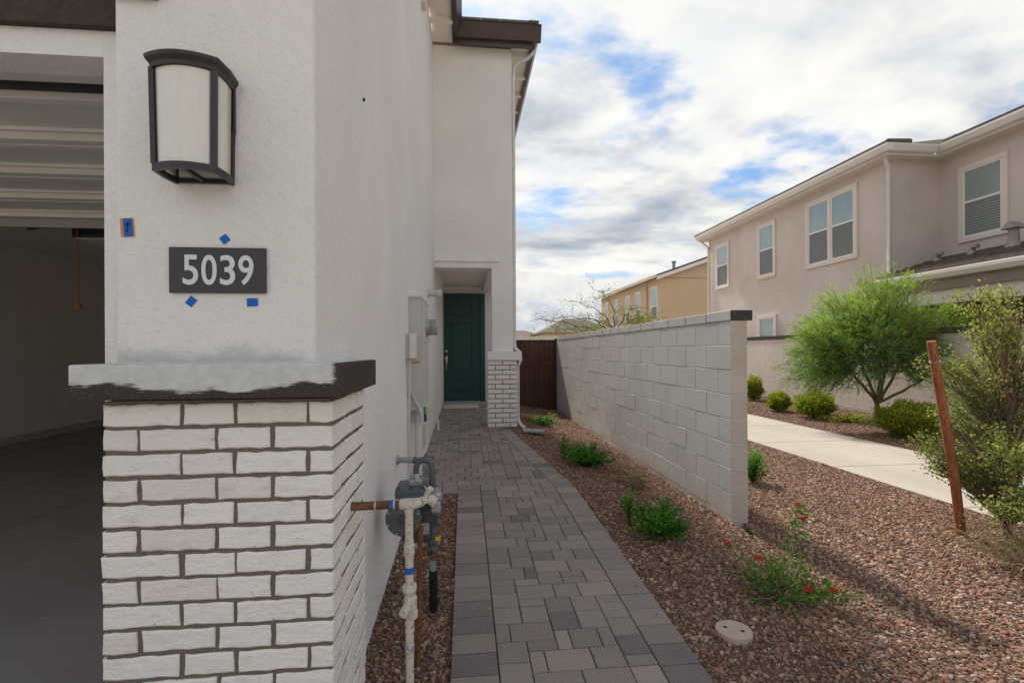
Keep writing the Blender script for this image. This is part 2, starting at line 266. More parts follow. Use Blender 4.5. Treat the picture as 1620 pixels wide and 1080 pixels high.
# ------------------------------------------------------------------ mesh helpers
COL = scene.collection; WL = {}
def link(o, parent, world):
    COL.objects.link(o); WL[o.name] = Vector(world)
    if parent: o.parent = parent; o.location = Vector(world) - WL[parent.name]
    else: o.location = world
    return o
def tag(o, label=None, cat=None, group=None, kind=None):
    for k, v in (('label', label), ('category', cat), ('group', group), ('kind', kind)):
        if v: o[k] = v
    return o
def empty(name, loc, label, cat, group=None):
    o = bpy.data.objects.new(name, None); o.empty_display_size = .1; link(o, None, loc); return tag(o, label, cat, group)
def inst(name, mesh, parent, world):
    return link(bpy.data.objects.new(name, mesh), parent, world)
class MB:
    def __init__(s): s.v = []; s.f = []; s.mi = []; s.sm = []; s.cur = 0
    def add(s, vs, fs, smooth=False):
        o = len(s.v); s.v += [tuple(p) for p in vs]
        for f in fs: s.f.append([i + o for i in f]); s.mi.append(s.cur); s.sm.append(smooth)
        return s
    def box(s, x0, y0, z0, x1, y1, z1, b=0.0):
        if b <= 0:
            v = [(x0, y0, z0), (x1, y0, z0), (x1, y1, z0), (x0, y1, z0), (x0, y0, z1), (x1, y0, z1), (x1, y1, z1), (x0, y1, z1)]
            return s.add(v, [(0, 3, 2, 1), (4, 5, 6, 7), (0, 1, 5, 4), (1, 2, 6, 5), (2, 3, 7, 6), (3, 0, 4, 7)])
        bm = bmesh.new(); bmesh.ops.create_cube(bm, size=1)
        for q in bm.verts: q.co = Vector(((x0 + x1) / 2 + q.co.x * (x1 - x0), (y0 + y1) / 2 + q.co.y * (y1 - y0), (z0 + z1) / 2 + q.co.z * (z1 - z0)))
        bmesh.ops.bevel(bm, geom=bm.edges[:], offset=b, segments=2, profile=.7, affect='EDGES'); return s.bm(bm)
    def bm(s, bm, smooth=False):
        bm.verts.index_update(); s.add([q.co[:] for q in bm.verts], [[q.index for q in f.verts] for f in bm.faces], smooth); bm.free(); return s
    def prism(s, pts, z0, z1):                                   # footprint pts (x,y) counter-clockwise
        n = len(pts); v = [(x, y, z0) for x, y in pts] + [(x, y, z1) for x, y in pts]
        return s.add(v, [list(range(n))[::-1], list(range(n, 2 * n))] + [(i, (i + 1) % n, n + (i + 1) % n, n + i) for i in range(n)])
    def extrude(s, prof, a, b, frame):                            # 2-D profile swept from a to b; frame = (u, v) directions
        a, b = Vector(a), Vector(b); u, v = Vector(frame[0]), Vector(frame[1]); n = len(prof)
        P = [a + u * p + v * q for p, q in prof] + [b + u * p + v * q for p, q in prof]
        return s.add(P, [list(range(n)), list(range(n, 2 * n))[::-1]] + [(i, n + i, n + (i + 1) % n, (i + 1) % n) for i in range(n)])
    def tube(s, pts, rad, sides=10, cap=True):
        pts = [Vector(p) for p in pts]; rad = rad if isinstance(rad, (list, tuple)) else [rad] * len(pts); V = []; F = []; prev = None
        for i, p in enumerate(pts):
            d = (pts[min(i + 1, len(pts) - 1)] - pts[max(i - 1, 0)]).normalized()
            if prev is None: a = d.orthogonal().normalized()
            else: a = (prev - d * prev.dot(d)).normalized()
            prev = a; b = d.cross(a)
            for k in range(sides):
                t = 2 * math.pi * k / sides; V.append(p + (a * math.cos(t) + b * math.sin(t)) * rad[i])
        for i in range(len(pts) - 1):
            for k in range(sides): F.append((i * sides + k, i * sides + (k + 1) % sides, (i + 1) * sides + (k + 1) % sides, (i + 1) * sides + k))
        s.add(V, F, True)
        if cap:
            s.add(V[:sides], [list(range(sides))[::-1]]); s.add(V[-sides:], [list(range(sides))])
        return s
    def cyl(s, a, b, r, sides=16): return s.tube([a, b], r, sides)
    def lathe(s, prof, c, axis='z', sides=20):                    # prof (r,h) along the axis from c
        pts = []; c = Vector(c); ax = {'x': Vector((1, 0, 0)), 'y': Vector((0, 1, 0)), 'z': Vector((0, 0, 1))}[axis]; a = ax.orthogonal().normalized(); b = ax.cross(a); V = []; F = []
        for r_, h in prof:
            for k in range(sides):
                t = 2 * math.pi * k / sides; V.append(c + ax * h + (a * math.cos(t) + b * math.sin(t)) * r_)
        for i in range(len(prof) - 1):
            for k in range(sides): F.append((i * sides + k, i * sides + (k + 1) % sides, (i + 1) * sides + (k + 1) % sides, (i + 1) * sides + k))
        F += [list(range(sides))[::-1], list(range((len(prof) - 1) * sides, len(prof) * sides))]
        return s.add(V, F, False)
    def mesh(s, name, mats, origin=(0, 0, 0), rnd=None, fix=True):
        me = bpy.data.meshes.new(name); o = Vector(origin); me.from_pydata([tuple(Vector(p) - o) for p in s.v], [], s.f)
        for q in (mats if isinstance(mats, (list, tuple)) else [mats]): me.materials.append(M[q])
        me.polygons.foreach_set('material_index', s.mi); me.polygons.foreach_set('use_smooth', s.sm)
        if fix:
            bm = bmesh.new(); bm.from_mesh(me); bmesh.ops.recalc_face_normals(bm, faces=bm.faces[:]); bm.to_mesh(me); bm.free()
        if rnd is not None:
            at = me.attributes.new('rnd', 'FLOAT', 'FACE'); at.data.foreach_set('value', np.full(len(me.polygons), rnd, np.float32) if np.isscalar(rnd) else np.asarray(rnd, np.float32))
        me.update(); return me
    def build(s, name, mats, parent=None, origin=None, rnd=None, fix=True):
        if origin is None:
            a = np.array(s.v); lo, hi = a.min(0), a.max(0); origin = ((lo[0] + hi[0]) / 2, (lo[1] + hi[1]) / 2, lo[2])
        return inst(name, s.mesh(name, mats, origin, rnd, fix), parent, origin)
def box(name, mat, parent, *c, b=0.0): return MB().box(*c, b=b).build(name, mat, parent)
def quick_mesh(name, V, F, mat, rnd, parent, origin, kind=None):  # large leaf meshes straight from arrays (quads)
    V = np.asarray(V, np.float32) - np.asarray(origin, np.float32); F = np.asarray(F, np.int32); me = bpy.data.meshes.new(name)
    me.vertices.add(len(V)); me.vertices.foreach_set('co', V.ravel()); k = F.shape[1]
    me.loops.add(F.size); me.loops.foreach_set('vertex_index', F.ravel()); me.polygons.add(len(F))
    me.polygons.foreach_set('loop_start', np.arange(len(F), dtype=np.int32) * k); me.polygons.foreach_set('loop_total', np.full(len(F), k, np.int32))
    me.materials.append(M[mat]); me.update(calc_edges=True)
    at = me.attributes.new('rnd', 'FLOAT', 'FACE'); at.data.foreach_set('value', np.asarray(rnd, np.float32)); me.validate()
    return tag(inst(name, me, parent, origin), kind=kind)
def struct(name, mb, mats, parent=None, **k):
    o = mb.build(name, mats, parent, **k)
    if not parent: tag(o, kind='structure')
    return o

# ------------------------------------------------------------------ terrain
def path_z(y): return .22 - .04 * (7.6 - min(y, 7.6))
def lerp(a, b, t): return a + (b - a) * max(0, min(1, t))
def path_right(y):
    if y < 4.62: return 1.072
    return max(.70, lerp(1.072, .70, (y - 4.62) / (7.45 - 4.62)))
def bed_z(x, y):
    e = path_right(y) if y < 7.5 else .83
    return lerp(path_z(y) - .022, .0, (x - e) / (2.17 - e))
def grid(fx, ys, n, zf):                       # strips between x = fx(y)[0] and fx(y)[1]
    mb = MB(); V = []; F = []
    for y in ys:
        a, b = fx(y)
        for i in range(n + 1):
            x = a + (b - a) * i / n; V.append((x, y, zf(x, y)))
    for j in range(len(ys) - 1):
        for i in range(n): k = j * (n + 1) + i; F.append((k, k + 1, k + n + 2, k + n + 1))
    return mb.add(V, F)
def frange(a, b, s):
    n = max(1, int(round((b - a) / s))); return [a + (b - a) * i / n for i in range(n + 1)]
g = MB(); g.box(-1500, -1500, -.9, 1500, 1500, -.35)
struct('ground', g, 'desert')
BEDS = [(lambda y: (-.50, -.072), frange(.9, 4.55, .2), 3, lambda x, y: path_z(y) - .03),
        (lambda y: (path_right(y) + .002 if y < 7.62 else .835, 2.185), frange(.9, 11.35, .2), 10, bed_z),
        (lambda y: (2.185 if y < 3.7 else 2.31, 4.43), frange(.6, 16, .4), 10, lambda x, y: .012 * math.sin(x * 3 + y) * min(1, (x - 2.1)) * min(1, (4.43 - x) * 2)),
        (lambda y: (6.22, 8.74), frange(1.5, 22, .5), 8, lambda x, y: (x - 6.22) * .022 - .01)]
soil = MB()
for f, ys, n, zf in BEDS:
    b_ = grid(f, ys, n, zf); soil.add(b_.v, b_.f)
so = struct('soil_beds', soil, 'soil', fix=False, origin=(0, 0, 0))
# gravel: uncountable, real stones instanced over the beds
def gravel_group():
    ng = bpy.data.node_groups.new('gravel_scatter', 'GeometryNodeTree'); ng.interface.new_socket('Geometry', in_out='INPUT', socket_type='NodeSocketGeometry'); ng.interface.new_socket('Geometry', in_out='OUTPUT', socket_type='NodeSocketGeometry')
    n = ng.nodes; l = ng.links; gi = n.new('NodeGroupInput'); go = n.new('NodeGroupOutput')
    di = n.new('GeometryNodeDistributePointsOnFaces'); di.distribute_method = 'POISSON'; l.new(gi.outputs[0], di.inputs['Mesh'])
    at = n.new('GeometryNodeInputNamedAttribute'); at.data_type = 'FLOAT'; at.inputs['Name'].default_value = 'near'
    di.inputs['Distance Min'].default_value = .0136; di.inputs['Density Max'].default_value = 6500; l.new(at.outputs['Attribute'], di.inputs['Density Factor']); di.inputs['Seed'].default_value = 3
    jn = n.new('GeometryNodeJoinGeometry')
    for k in range(7):
        ic = n.new('GeometryNodeMeshIcoSphere'); ic.inputs['Radius'].default_value = 1; ic.inputs['Subdivisions'].default_value = 2
        ps = n.new('GeometryNodeInputPosition'); nz = n.new('ShaderNodeTexNoise'); nz.noise_dimensions = '4D'; nz.inputs['W'].default_value = k * 7.3; nz.inputs['Scale'].default_value = 1.1; nz.inputs['Detail'].default_value = 2
        l.new(ps.outputs[0], nz.inputs['Vector']); sb = n.new('ShaderNodeVectorMath'); sb.operation = 'SUBTRACT'; l.new(nz.outputs['Color'], sb.inputs[0]); sb.inputs[1].default_value = (.5, .5, .5)
        ml = n.new('ShaderNodeVectorMath'); ml.operation = 'SCALE'; l.new(sb.outputs[0], ml.inputs[0]); ml.inputs['Scale'].default_value = 1.9
        sp = n.new('GeometryNodeSetPosition'); l.new(ic.outputs[0], sp.inputs['Geometry']); l.new(ml.outputs[0], sp.inputs['Offset'])
        tr = n.new('GeometryNodeTransform'); l.new(sp.outputs[0], tr.inputs['Geometry']); tr.inputs['Scale'].default_value = [(1, .75, .55), (.8, 1.05, .6), (1.2, .7, .5), (.9, .9, .7), (1.1, .8, .42), (.75, .7, .65), (1.0, .62, .6)][k]
        sm = n.new('GeometryNodeSetMaterial'); l.new(tr.outputs[0], sm.inputs['Geometry']); sm.inputs['Material'].default_value = M['gravel']
        ti = n.new('GeometryNodeGeometryToInstance'); l.new(sm.outputs[0], ti.inputs[0]); l.new(ti.outputs[0], jn.inputs[0])
    io = n.new('GeometryNodeInstanceOnPoints'); l.new(di.outputs['Points'], io.inputs['Points']); l.new(jn.outputs[0], io.inputs['Instance']); io.inputs['Pick Instance'].default_value = True
    def rv(t, a, b, seed):
        r = n.new('FunctionNodeRandomValue'); r.data_type = t
        ins = [s for s in r.inputs if s.enabled]; ins[0].default_value = a; ins[1].default_value = b
        [s for s in r.inputs if s.name == 'Seed'][0].default_value = seed
        return [s for s in r.outputs if s.enabled][0]
    l.new(rv('INT', 0, 6, 1), io.inputs['Instance Index'])
    ro = rv('FLOAT_VECTOR', (-.6, -.6, 0), (.6, .6, 6.283), 2); er = n.new('FunctionNodeEulerToRotation'); l.new(ro, er.inputs[0]); l.new(er.outputs[0], io.inputs['Rotation'])
    sc = rv('FLOAT', .0, 1.0, 5); pw = n.new('ShaderNodeMath'); pw.operation = 'POWER'; l.new(sc, pw.inputs[0]); pw.inputs[1].default_value = 2.3
    mp = n.new('ShaderNodeMapRange'); l.new(pw.outputs[0], mp.inputs['Value']); mp.inputs['To Min'].default_value = .0072; mp.inputs['To Max'].default_value = .0178; l.new(mp.outputs[0], io.inputs['Scale'])
    l.new(io.outputs[0], go.inputs[0]); return ng
gm = MB()
for f, ys, n, zf in BEDS:
    ys = [y for y in ys if y < 15.5]; b_ = grid(f, ys, n, lambda x, y: zf(x, y) + .003); gm.add(b_.v, b_.f)
go_ = gm.build('gravel', 'gravel', None, fix=False, origin=(0, 0, 0))
me = go_.data; at = me.attributes.new('near', 'FLOAT', 'POINT')
at.data.foreach_set('value', np.array([1.0 if v.co.y < 8.5 and v.co.x < 6 else .55 for v in me.vertices], np.float32))
tag(go_, 'brown and pink crushed stone gravel covering the planting beds', 'gravel', kind='stuff')
md = go_.modifiers.new('scatter', 'NODES'); md.node_group = gravel_group()

st_ = MB()
for k in range(26):
    side = rng.random(); yy = 1.7 + rng.random() ** 1.4 * 5.5; xx = path_right(yy) - abs(rng.normal()) * .07 - .01 if side < .7 else -.06 + abs(rng.normal()) * .06
    bm = bmesh.new(); bmesh.ops.create_icosphere(bm, subdivisions=1, radius=1); r0 = rng.uniform(.004, .012)
    for v in bm.verts: v.co = Vector((v.co.x * r0 * rng.uniform(.7, 1.2) + xx, v.co.y * r0 * rng.uniform(.7, 1.2) + yy, v.co.z * r0 * .6 + path_z(yy) + r0 * .45))
    st_.bm(bm)
tag(st_.build('stray_stones', 'gravel', None, fix=False), 'stray gravel stones kicked onto the edges of the paver walk', 'stones', kind='stuff')
sw = MB(); sl = 1.52
sidewalk = struct('sidewalk', MB().box(4.44, -6, -.2, 6.21, 40, -.012), 'joint_sand')
ys_ = frange(-5.3, 39, sl * 1)
for a, b in zip(ys_[:-1], ys_[1:]): box('concrete_slab', 'sidewalk', sidewalk, 4.43, a + .006, -.15, 6.22, b - .006, .012, b=.008)
struct('driveway', MB().box(-7.5, -9, -.3, 1.07, .86, -.075), 'driveway')

# ------------------------------------------------------------------ paved walk, each paver a piece
MOD = .0735
walk = struct('path', MB().add([(-.07, .87, path_z(.87) - .014), (1.07, .87, path_z(.87) - .014), (1.07, 4.6, path_z(4.6) - .014), (.72, 7.3, path_z(7.3) - .014), (.72, 11.2, .206), (-.478, 11.2, .206), (-.478, 7.6, .206), (-.478, 4.55, path_z(4.55) - .014), (-.07, 4.55, path_z(4.55) - .014)],
              [(0, 1, 2, 8), (8, 2, 3, 7), (7, 3, 6), (6, 3, 4, 5)]), 'joint_sand', fix=False)
def clip(poly, a, b):                         # keep the side left of a->b
    out = []; n = len(poly); d = lambda p: (b[0] - a[0]) * (p[1] - a[1]) - (b[1] - a[1]) * (p[0] - a[0])
    for i in range(n):
        p, q = poly[i], poly[(i + 1) % n]; dp, dq = d(p), d(q)
        if dp >= 0: out.append(p)
        if dp * dq < 0: t = dp / (dp - dq); out.append((p[0] + (q[0] - p[0]) * t, p[1] + (q[1] - p[1]) * t))
    return out
def area(p): return .5 * sum(p[i][0] * p[(i + 1) % len(p)][1] - p[(i + 1) % len(p)][0] * p[i][1] for i in range(len(p)))
def inset(poly, d):
    n = len(poly); c = []
    for i in range(n):
        p0, p1, p2 = Vector(poly[i - 1]), Vector(poly[i]), Vector(poly[(i + 1) % n]); e1 = (p1 - p0).normalized(); e2 = (p2 - p1).normalized()
        n1 = Vector((-e1.y, e1.x)); n2 = Vector((-e2.y, e2.x)); k = 1 + n1.dot(n2); c.append(tuple(p1 + (n1 + n2) * (d / max(k, .4))))
    return c
pavers = []
def paver(poly, r=None):
    cl = []
    for p in poly:
        if not cl or (abs(p[0] - cl[-1][0]) + abs(p[1] - cl[-1][1])) > .004: cl.append(p)
    if len(cl) < 3 or area(cl) < .0012: return
    pavers.append((inset(cl, .0022), random.random() if r is None else r))
rect = lambda x0, y0, x1, y1: [(x0, y0), (x1, y0), (x1, y1), (x0, y1)]
FX0, FX1 = .147, .147 + 10 * MOD - .006
# left border, right border (bending towards the column), and the border returning to the house
y = .95
while y < 4.70: paver(rect(-.07, y, .146, y + 2 * MOD)); y += 2 * MOD
YB = y
y = .93
bl = [(1.072, .9), (1.072, 4.62), (.70, 7.45)]; bi = [(FX1, .9), (FX1, 4.66), (FX1 - .372 * .985, 7.45)]
while y < 4.5: paver(rect(FX1, y, 1.07, y + 2 * MOD)); y += 2 * MOD
k = 0; y0 = y; step = 2 * MOD
dirv = Vector((.70 - 1.072, 7.45 - 4.62)).normalized(); nrm = Vector((dirv.y, -dirv.x))
def outer(t): return (1.07, y0 + t) if y0 + t < 4.62 else (1.07 + dirv.x * (y0 + t - 4.62), 4.62 + dirv.y * (y0 + t - 4.62))
def inner(t): return (FX1, y0 + t) if y0 + t < 4.62 else (FX1 + .004 + dirv.x * (y0 + t - 4.62), 4.62 - .02 + dirv.y * (y0 + t - 4.62))
while outer((k + 1) * step)[1] < 7.55:
    paver([inner(k * step), outer(k * step), outer((k + 1) * step), inner((k + 1) * step)]); k += 1
x = -.07
while x > -.47: paver(rect(max(x - 2 * MOD, -.476), 4.55, x, 4.55 + .0 + (YB - 4.55))); x -= 2 * MOD
# field: a random mix of three sizes on a square module
def pack(x0, y0, nx, ny, keep):
    ids = -np.ones((ny, nx), int); pid = 0
    def run(i, j):                              # how long a joint at column edge i already runs below row j
        k = 0
        while 0 < i < nx and j - 1 - k >= 0 and ids[j - 1 - k, i - 1] != ids[j - 1 - k, i]: k += 1
        return k
    for j in range(ny):
        for i in range(nx):
            if ids[j, i] >= 0: continue
            best = None
            for a, b, wgt in ((3, 2, .6), (2, 2, 1.15), (2, 1, .75), (1, 2, .35), (2, 3, .35), (1, 1, -2.5), (3, 1, -1.5)):
                if i + a > nx or j + b > ny or (ids[j:j + b, i:i + a] >= 0).any(): continue
                lone = 1.2 if (i + a < nx and ids[j, i + a] < 0 and (i + a + 1 >= nx or ids[j, i + a + 1] >= 0)) else 0
                cover = sum(min(run(q_, j), 5) for q_ in range(i + 1, i + a)); sc_ = wgt + random.random() * 1.1 - .22 * min(run(i + a, j), 6) + .24 * cover - lone
                if best is None or sc_ > best[0]: best = (sc_, a, b)
            _, a, b = best; ids[j:j + b, i:i + a] = pid; pid += 1
            keep(rect(x0 + i * MOD, y0 + j * MOD, x0 + (i + a) * MOD, y0 + (j + b) * MOD))
def keep_near(q):
    q = clip(q, (FX1 - .001, 0), (FX1 - .001, 9))
    if q: q = clip(q, (FX1 + .003, 4.60), (FX1 + .003 + dirv.x * 4, 4.60 + dirv.y * 4))
    if q: paver(q)
pack(FX0, .94, 10, int((YB - .94) / MOD) , keep_near)
ye = .94 + int((YB - .94) / MOD) * MOD
def keep_far(q):
    q = clip(q, (FX1 - .001, 0), (FX1 - .001, 20)); lowy = min(p[1] for p in q) if q else 9
    q = q and (clip(q, (FX1 + .003, 4.60), (FX1 + .003 + dirv.x * 4, 4.60 + dirv.y * 4)) if lowy < 7.4 else clip(q, (.60, 0), (.60, 20)))
    q = q and clip(q, (-.476, 20), (-.476, 0)); q = q and clip(q, (3, 11.15), (-3, 11.15))
    if q: paver(q)
nx = 19; pack(FX1 - nx * MOD, ye + .002, nx, int((11.3 - ye) / MOD), keep_far)
pavers.sort(key=lambda p: sum(q[1] for q in p[0]) / len(p[0]))
def paver_geo(mb, poly, dz):
    poly = [(x + random.uniform(-.0006, .0006), y + random.uniform(-.0006, .0006)) for x, y in poly]
    top = inset(poly, .0035); n = len(poly); tx, ty = random.uniform(-.004, .004), random.uniform(-.004, .004); cx = sum(p[0] for p in poly) / n; cy = sum(p[1] for p in poly) / n
    zz = lambda p, d: path_z(p[1]) + dz + d + (p[0] - cx) * tx + (p[1] - cy) * ty
    V = [(*p, zz(p, -.05)) for p in poly] + [(*p, zz(p, -.0035)) for p in poly] + [(*p, zz(p, 0)) for p in top]; F = [list(range(2 * n, 3 * n))]
    for i in range(n):
        j = (i + 1) % n; F += [(i, j, n + j, n + i), (n + i, n + j, 2 * n + j, 2 * n + i)]
    mb.add(V, F)
rest = MB(); rr_ = []
for k, (p, r_) in enumerate(pavers):
    dz = random.uniform(-.0015, .0015)
    if k < 300:
        mb = MB(); paver_geo(mb, p, dz); mb.build('paver', 'paver', walk, rnd=r_, fix=False)
    else:
        c0 = len(rest.f); paver_geo(rest, p, dz); rr_ += [r_] * (len(rest.f) - c0)
tag(rest.build('paver_field', 'paver', walk, rnd=rr_, fix=False), kind='stuff')

# ------------------------------------------------------------------ the house on the left
W = -.48                                          # face of its long side wall
house = empty('house', (-3.0, 6.0, 0), 'white stucco house with open garage, brick pillar and recessed green front door', 'house')
def rounded(pts, idx, r=.016, n=4):
    out = []
    for i, p in enumerate(pts):
        if i not in idx: out.append(p); continue
        p0, p1, p2 = Vector(pts[i - 1]), Vector(p), Vector(pts[(i + 1) % len(pts)]); a = p1 + (p0 - p1).normalized() * r; b = p1 + (p2 - p1).normalized() * r
        for k in range(n + 1):
            t = k / n; out.append(tuple(a * (1 - t) ** 2 + p1 * 2 * t * (1 - t) + b * t * t))
    return out
foot = rounded([(-1.187, 2.0), (-1.187, 1.72), (-1.085, 1.72), (-1.085, 1.615), (W, 1.615), (W, 13.2), (-.68, 13.2), (-.68, 2.0)], {3, 4})
MB().prism(foot, -.35, E + 4.86).build('wall', 'stucco_white', house, fix=True)
box('garage_header', 'stucco_white', house, -7.4, 1.72, E + .98, -1.1875, 1.845, E + 4.86)
wing = MB().box(W + .0005, 7.72, E + 1.50, .777, 13.2, E + 4.86)
wing.box(W + .0005, 7.72, E + 1.33, .777, 8.05, E + 1.4995); wing.box(.44, 8.0505, E + 1.40, .777, 11.29, E + 1.4995); wing.box(W + .0005, 11.3, -.3, .777, 11.5, E + 1.4995)
wing.build('wing_wall', 'stucco_white', house)
box('beam_trim', 'trim_white', house, W + .001, 7.685, E + 1.425, .546, 7.7195, E + 1.545, b=.006)
MB().prism(rounded([(.44, 7.72), (.787, 7.72), (.787, 8.05), (.44, 8.05)], {0, 1, 2, 3}, .012), E - .013, E + 1.3295).build('porch_column', 'stucco_white', house)
box('column_cap', 'trim_white', house, .361, 7.575, E - .15, .872, 8.11, E - .012, b=.006)
box('front_step', 'step', house, W + .002, 10.95, .12, .60, 11.29, .255, b=.01)
# garage room
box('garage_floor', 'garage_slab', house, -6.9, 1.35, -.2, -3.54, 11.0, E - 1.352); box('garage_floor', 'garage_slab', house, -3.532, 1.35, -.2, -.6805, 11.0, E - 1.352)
box('garage_side_wall', 'garage_wall', house, -7.4, 2.0005, -.2, -6.75, 11.5, E + 1.7); box('garage_back_wall', 'garage_wall', house, -6.7495, 11.0, -.2, -.681, 11.5, E + 1.7)
box('garage_right_wall', 'garage_wall', house, -.70, 2.0005, -.2, -.6801, 11.0, E + 1.6); box('garage_ceiling', 'garage_wall', house, -6.7495, 2.0005, E + 1.6, -.681, 11.0, E + 1.8)
box('stem_wall', 'garage_stem', house, -6.7495, 2.0, E - 1.3515, -6.72, 11.0, E - 1.24, b=.004); box('stem_wall', 'garage_stem', house, -6.72, 10.97, E - 1.3515, -.70, 10.9995, E - 1.24, b=.004)
# brown band over the garage and above the pillar
box('garage_band', 'fascia_brown', house, -7.4, 1.692, E + 1.065, -1.0865, 1.7195, E + 1.42, b=.005)
box('pillar_band', 'fascia_brown', house, -1.0835, 1.585, E + 1.105, -.95, 1.6145, E + 1.42, b=.006)
# overhead door, raised and lying level above the car space
gd = MB(); GZ = E + 1.035
secs = [(2.085, 2.55), (2.555, 3.02), (3.025, 3.49), (3.495, 3.955)]
for k, (a, b_) in enumerate(secs):
    s = MB().box(-6.3, a, GZ + .02, -1.19, b_, GZ + .055)
    s.box(-6.3, a + .005, GZ - .022, -1.192, a + .055, GZ + .0195, b=.004); s.box(-6.3, b_ - .06, GZ - .022, -1.192, b_ - .006, GZ + .0195, b=.004)
    for q in (.115, .365): s.box(-6.3, a + q, GZ + .004, -1.192, a + q + .012, GZ + .0195)
    s.build('door_section', 'door_panel', house)
box('door_strut', 'steel', house, -6.3, 3.96, GZ - .085, -1.2, 3.985, GZ + .03)
box('door_seal', 'black_plastic', house, -6.3, 2.0, GZ + .004, -1.19, 2.083, GZ + .05); box('door_edge', 'door_panel', house, -6.3, 1.915, GZ - .004, -1.19, 1.999, GZ + .05, b=.01); box('door_head', 'garage_wall', house, -7.0, 1.846, E + 1.30, -1.19, 2.0, E + 1.6)
for x_ in (-1.235, -6.34):
    tr_ = MB().box(x_ - .02, 2.02, GZ - .03, x_ + .02, 4.6, GZ + .005); tr_.build('door_track', 'steel', house)
# brick pillar
def brick_mesh(w_, h_, d_, axis='y', seed=0, rough=.0024):
    rs = random.Random(seed); n = max(3, int(w_ / .026)); P = []
    for i in range(n): P.append((-w_ / 2 + w_ * i / n, -h_ / 2))
    P.append((w_ / 2, -h_ / 2)); P.append((w_ / 2, 0.0))
    for i in range(n): P.append((w_ / 2 - w_ * i / n, h_ / 2))
    P.append((-w_ / 2, h_ / 2)); P.append((-w_ / 2, 0.0))
    j = [(x + rs.uniform(-rough, rough), z + rs.uniform(-rough, rough)) for x, z in P]
    def shrink(p, d): return [(x - math.copysign(d, x) * (1 if abs(x) > w_ / 2 - .01 else 0), z - math.copysign(d, z) * (1 if abs(z) > h_ / 2 - .01 else 0)) for x, z in p]
    tl = rs.uniform(-.02, .02); tz = rs.uniform(-.05, .05); bul = lambda x, z, y: y + x * tl + z * tz
    ring = [(0.0, shrink(j, .0045)), (.0035, j), (d_, P)]; V = []; F = []; m_ = len(P)
    for k, (y, q) in enumerate(ring):
        for x, z in q:
            yy = bul(x, z, y) if k < 2 else y
            V.append((x, yy, z) if axis == 'y' else ((-yy, x, z) if axis == 'x' else (yy, -x, z)))
    for k in range(2):
        for i in range(m_): F.append((k * m_ + i, k * m_ + (i + 1) % m_, (k + 1) * m_ + (i + 1) % m_, (k + 1) * m_ + i))
    F.append(list(range(m_))[::-1]); mb = MB(); mb.add(V, F); return mb.mesh('brick', 'brick_white')
CO, J = .0762, .0132; BX0, BX1, BY, BTOP = -1.082, -.412, 1.55, E - .150
box('brick_backing', 'mortar', house, BX0 + .008, BY + .0065, -.2, BX1 - .0065, 2.03, BTOP + .004)
cache = {}
def bm_(w_, d_, axis, var, h_=CO - J):
    k = (round(w_, 3), round(d_, 3), axis, var)
    if k not in cache: cache[k] = brick_mesh(w_, h_, d_, axis, hash(k) % 9999)
    return cache[k]
rowA = [.217, .142, .203]; rowB = [.095, .210, .152]
for r_ in range(18):
    zc_ = BTOP - CO * (r_ + .5); lens = rowA if r_ % 2 == 0 else rowB; x = BX0
    if zc_ < -.05: break
    for i, l_ in enumerate(lens):
        x0 = x + random.uniform(-.004, .004) * (1 if i else 1); l2 = l_ + random.uniform(-.004, .004) * 0
        inst('brick', bm_(l_, .05, 'y', (r_ + i) % 5), house, (x0 + l_ / 2, BY + random.uniform(-.002, .002), zc_ + random.uniform(-.0015, .0015))); x += l_ + J
    lc = BX1 - x; ret = .10 if r_ % 2 == 1 else .165                      # corner brick wrapping onto the side
    inst('brick', bm_(lc, ret, 'y', r_ % 4), house, ((x + BX1) / 2, BY + random.uniform(-.001, .001), zc_))
    y = BY + ret + J * .8
    while y < 2.03:
        l_ = min(.192, 2.045 - y)
        if l_ > .03: inst('brick', bm_(l_, .05, 'x', (r_ + int(y * 9)) % 4), house, (BX1 - random.uniform(0, .002), y + l_ / 2, zc_))
        y += .192 + J * .8
# cap over the brick
cp = MB().box(-1.131, 1.495, E - .138, -.368, 2.055, E - .034, b=.007); cp.build('pillar_cap', 'cap_paint', house)
# far porch column brick
box('brick_backing', 'mortar', house, .378, 7.63, .12, .822, 8.03, E - .1505)
for r_ in range(14):
    zc_ = E - .151 - CO * (r_ + .5); x = .368
    for i, l_ in enumerate([.228, .223] if r_ % 2 == 0 else [.112, .222, .105]):
        inst('brick', bm_(l_, .045, 'y', (r_ + i) % 4), house, (x + l_ / 2, 7.62 + random.uniform(-.001, .001), zc_)); x += l_ + .0125
    for i in range(2):
        y = 7.668 + i * .2 - (.09 if r_ % 2 else 0); l_ = .187
        if y < 7.66: l_ -= 7.668 - y; y = 7.668
        inst('brick', bm_(l_, .02, 'z', (r_ + i) % 4), house, (.368, y + l_ / 2, zc_)); inst('brick', bm_(l_, .02, 'x', (r_ + i) % 4), house, (.831, y + l_ / 2, zc_))
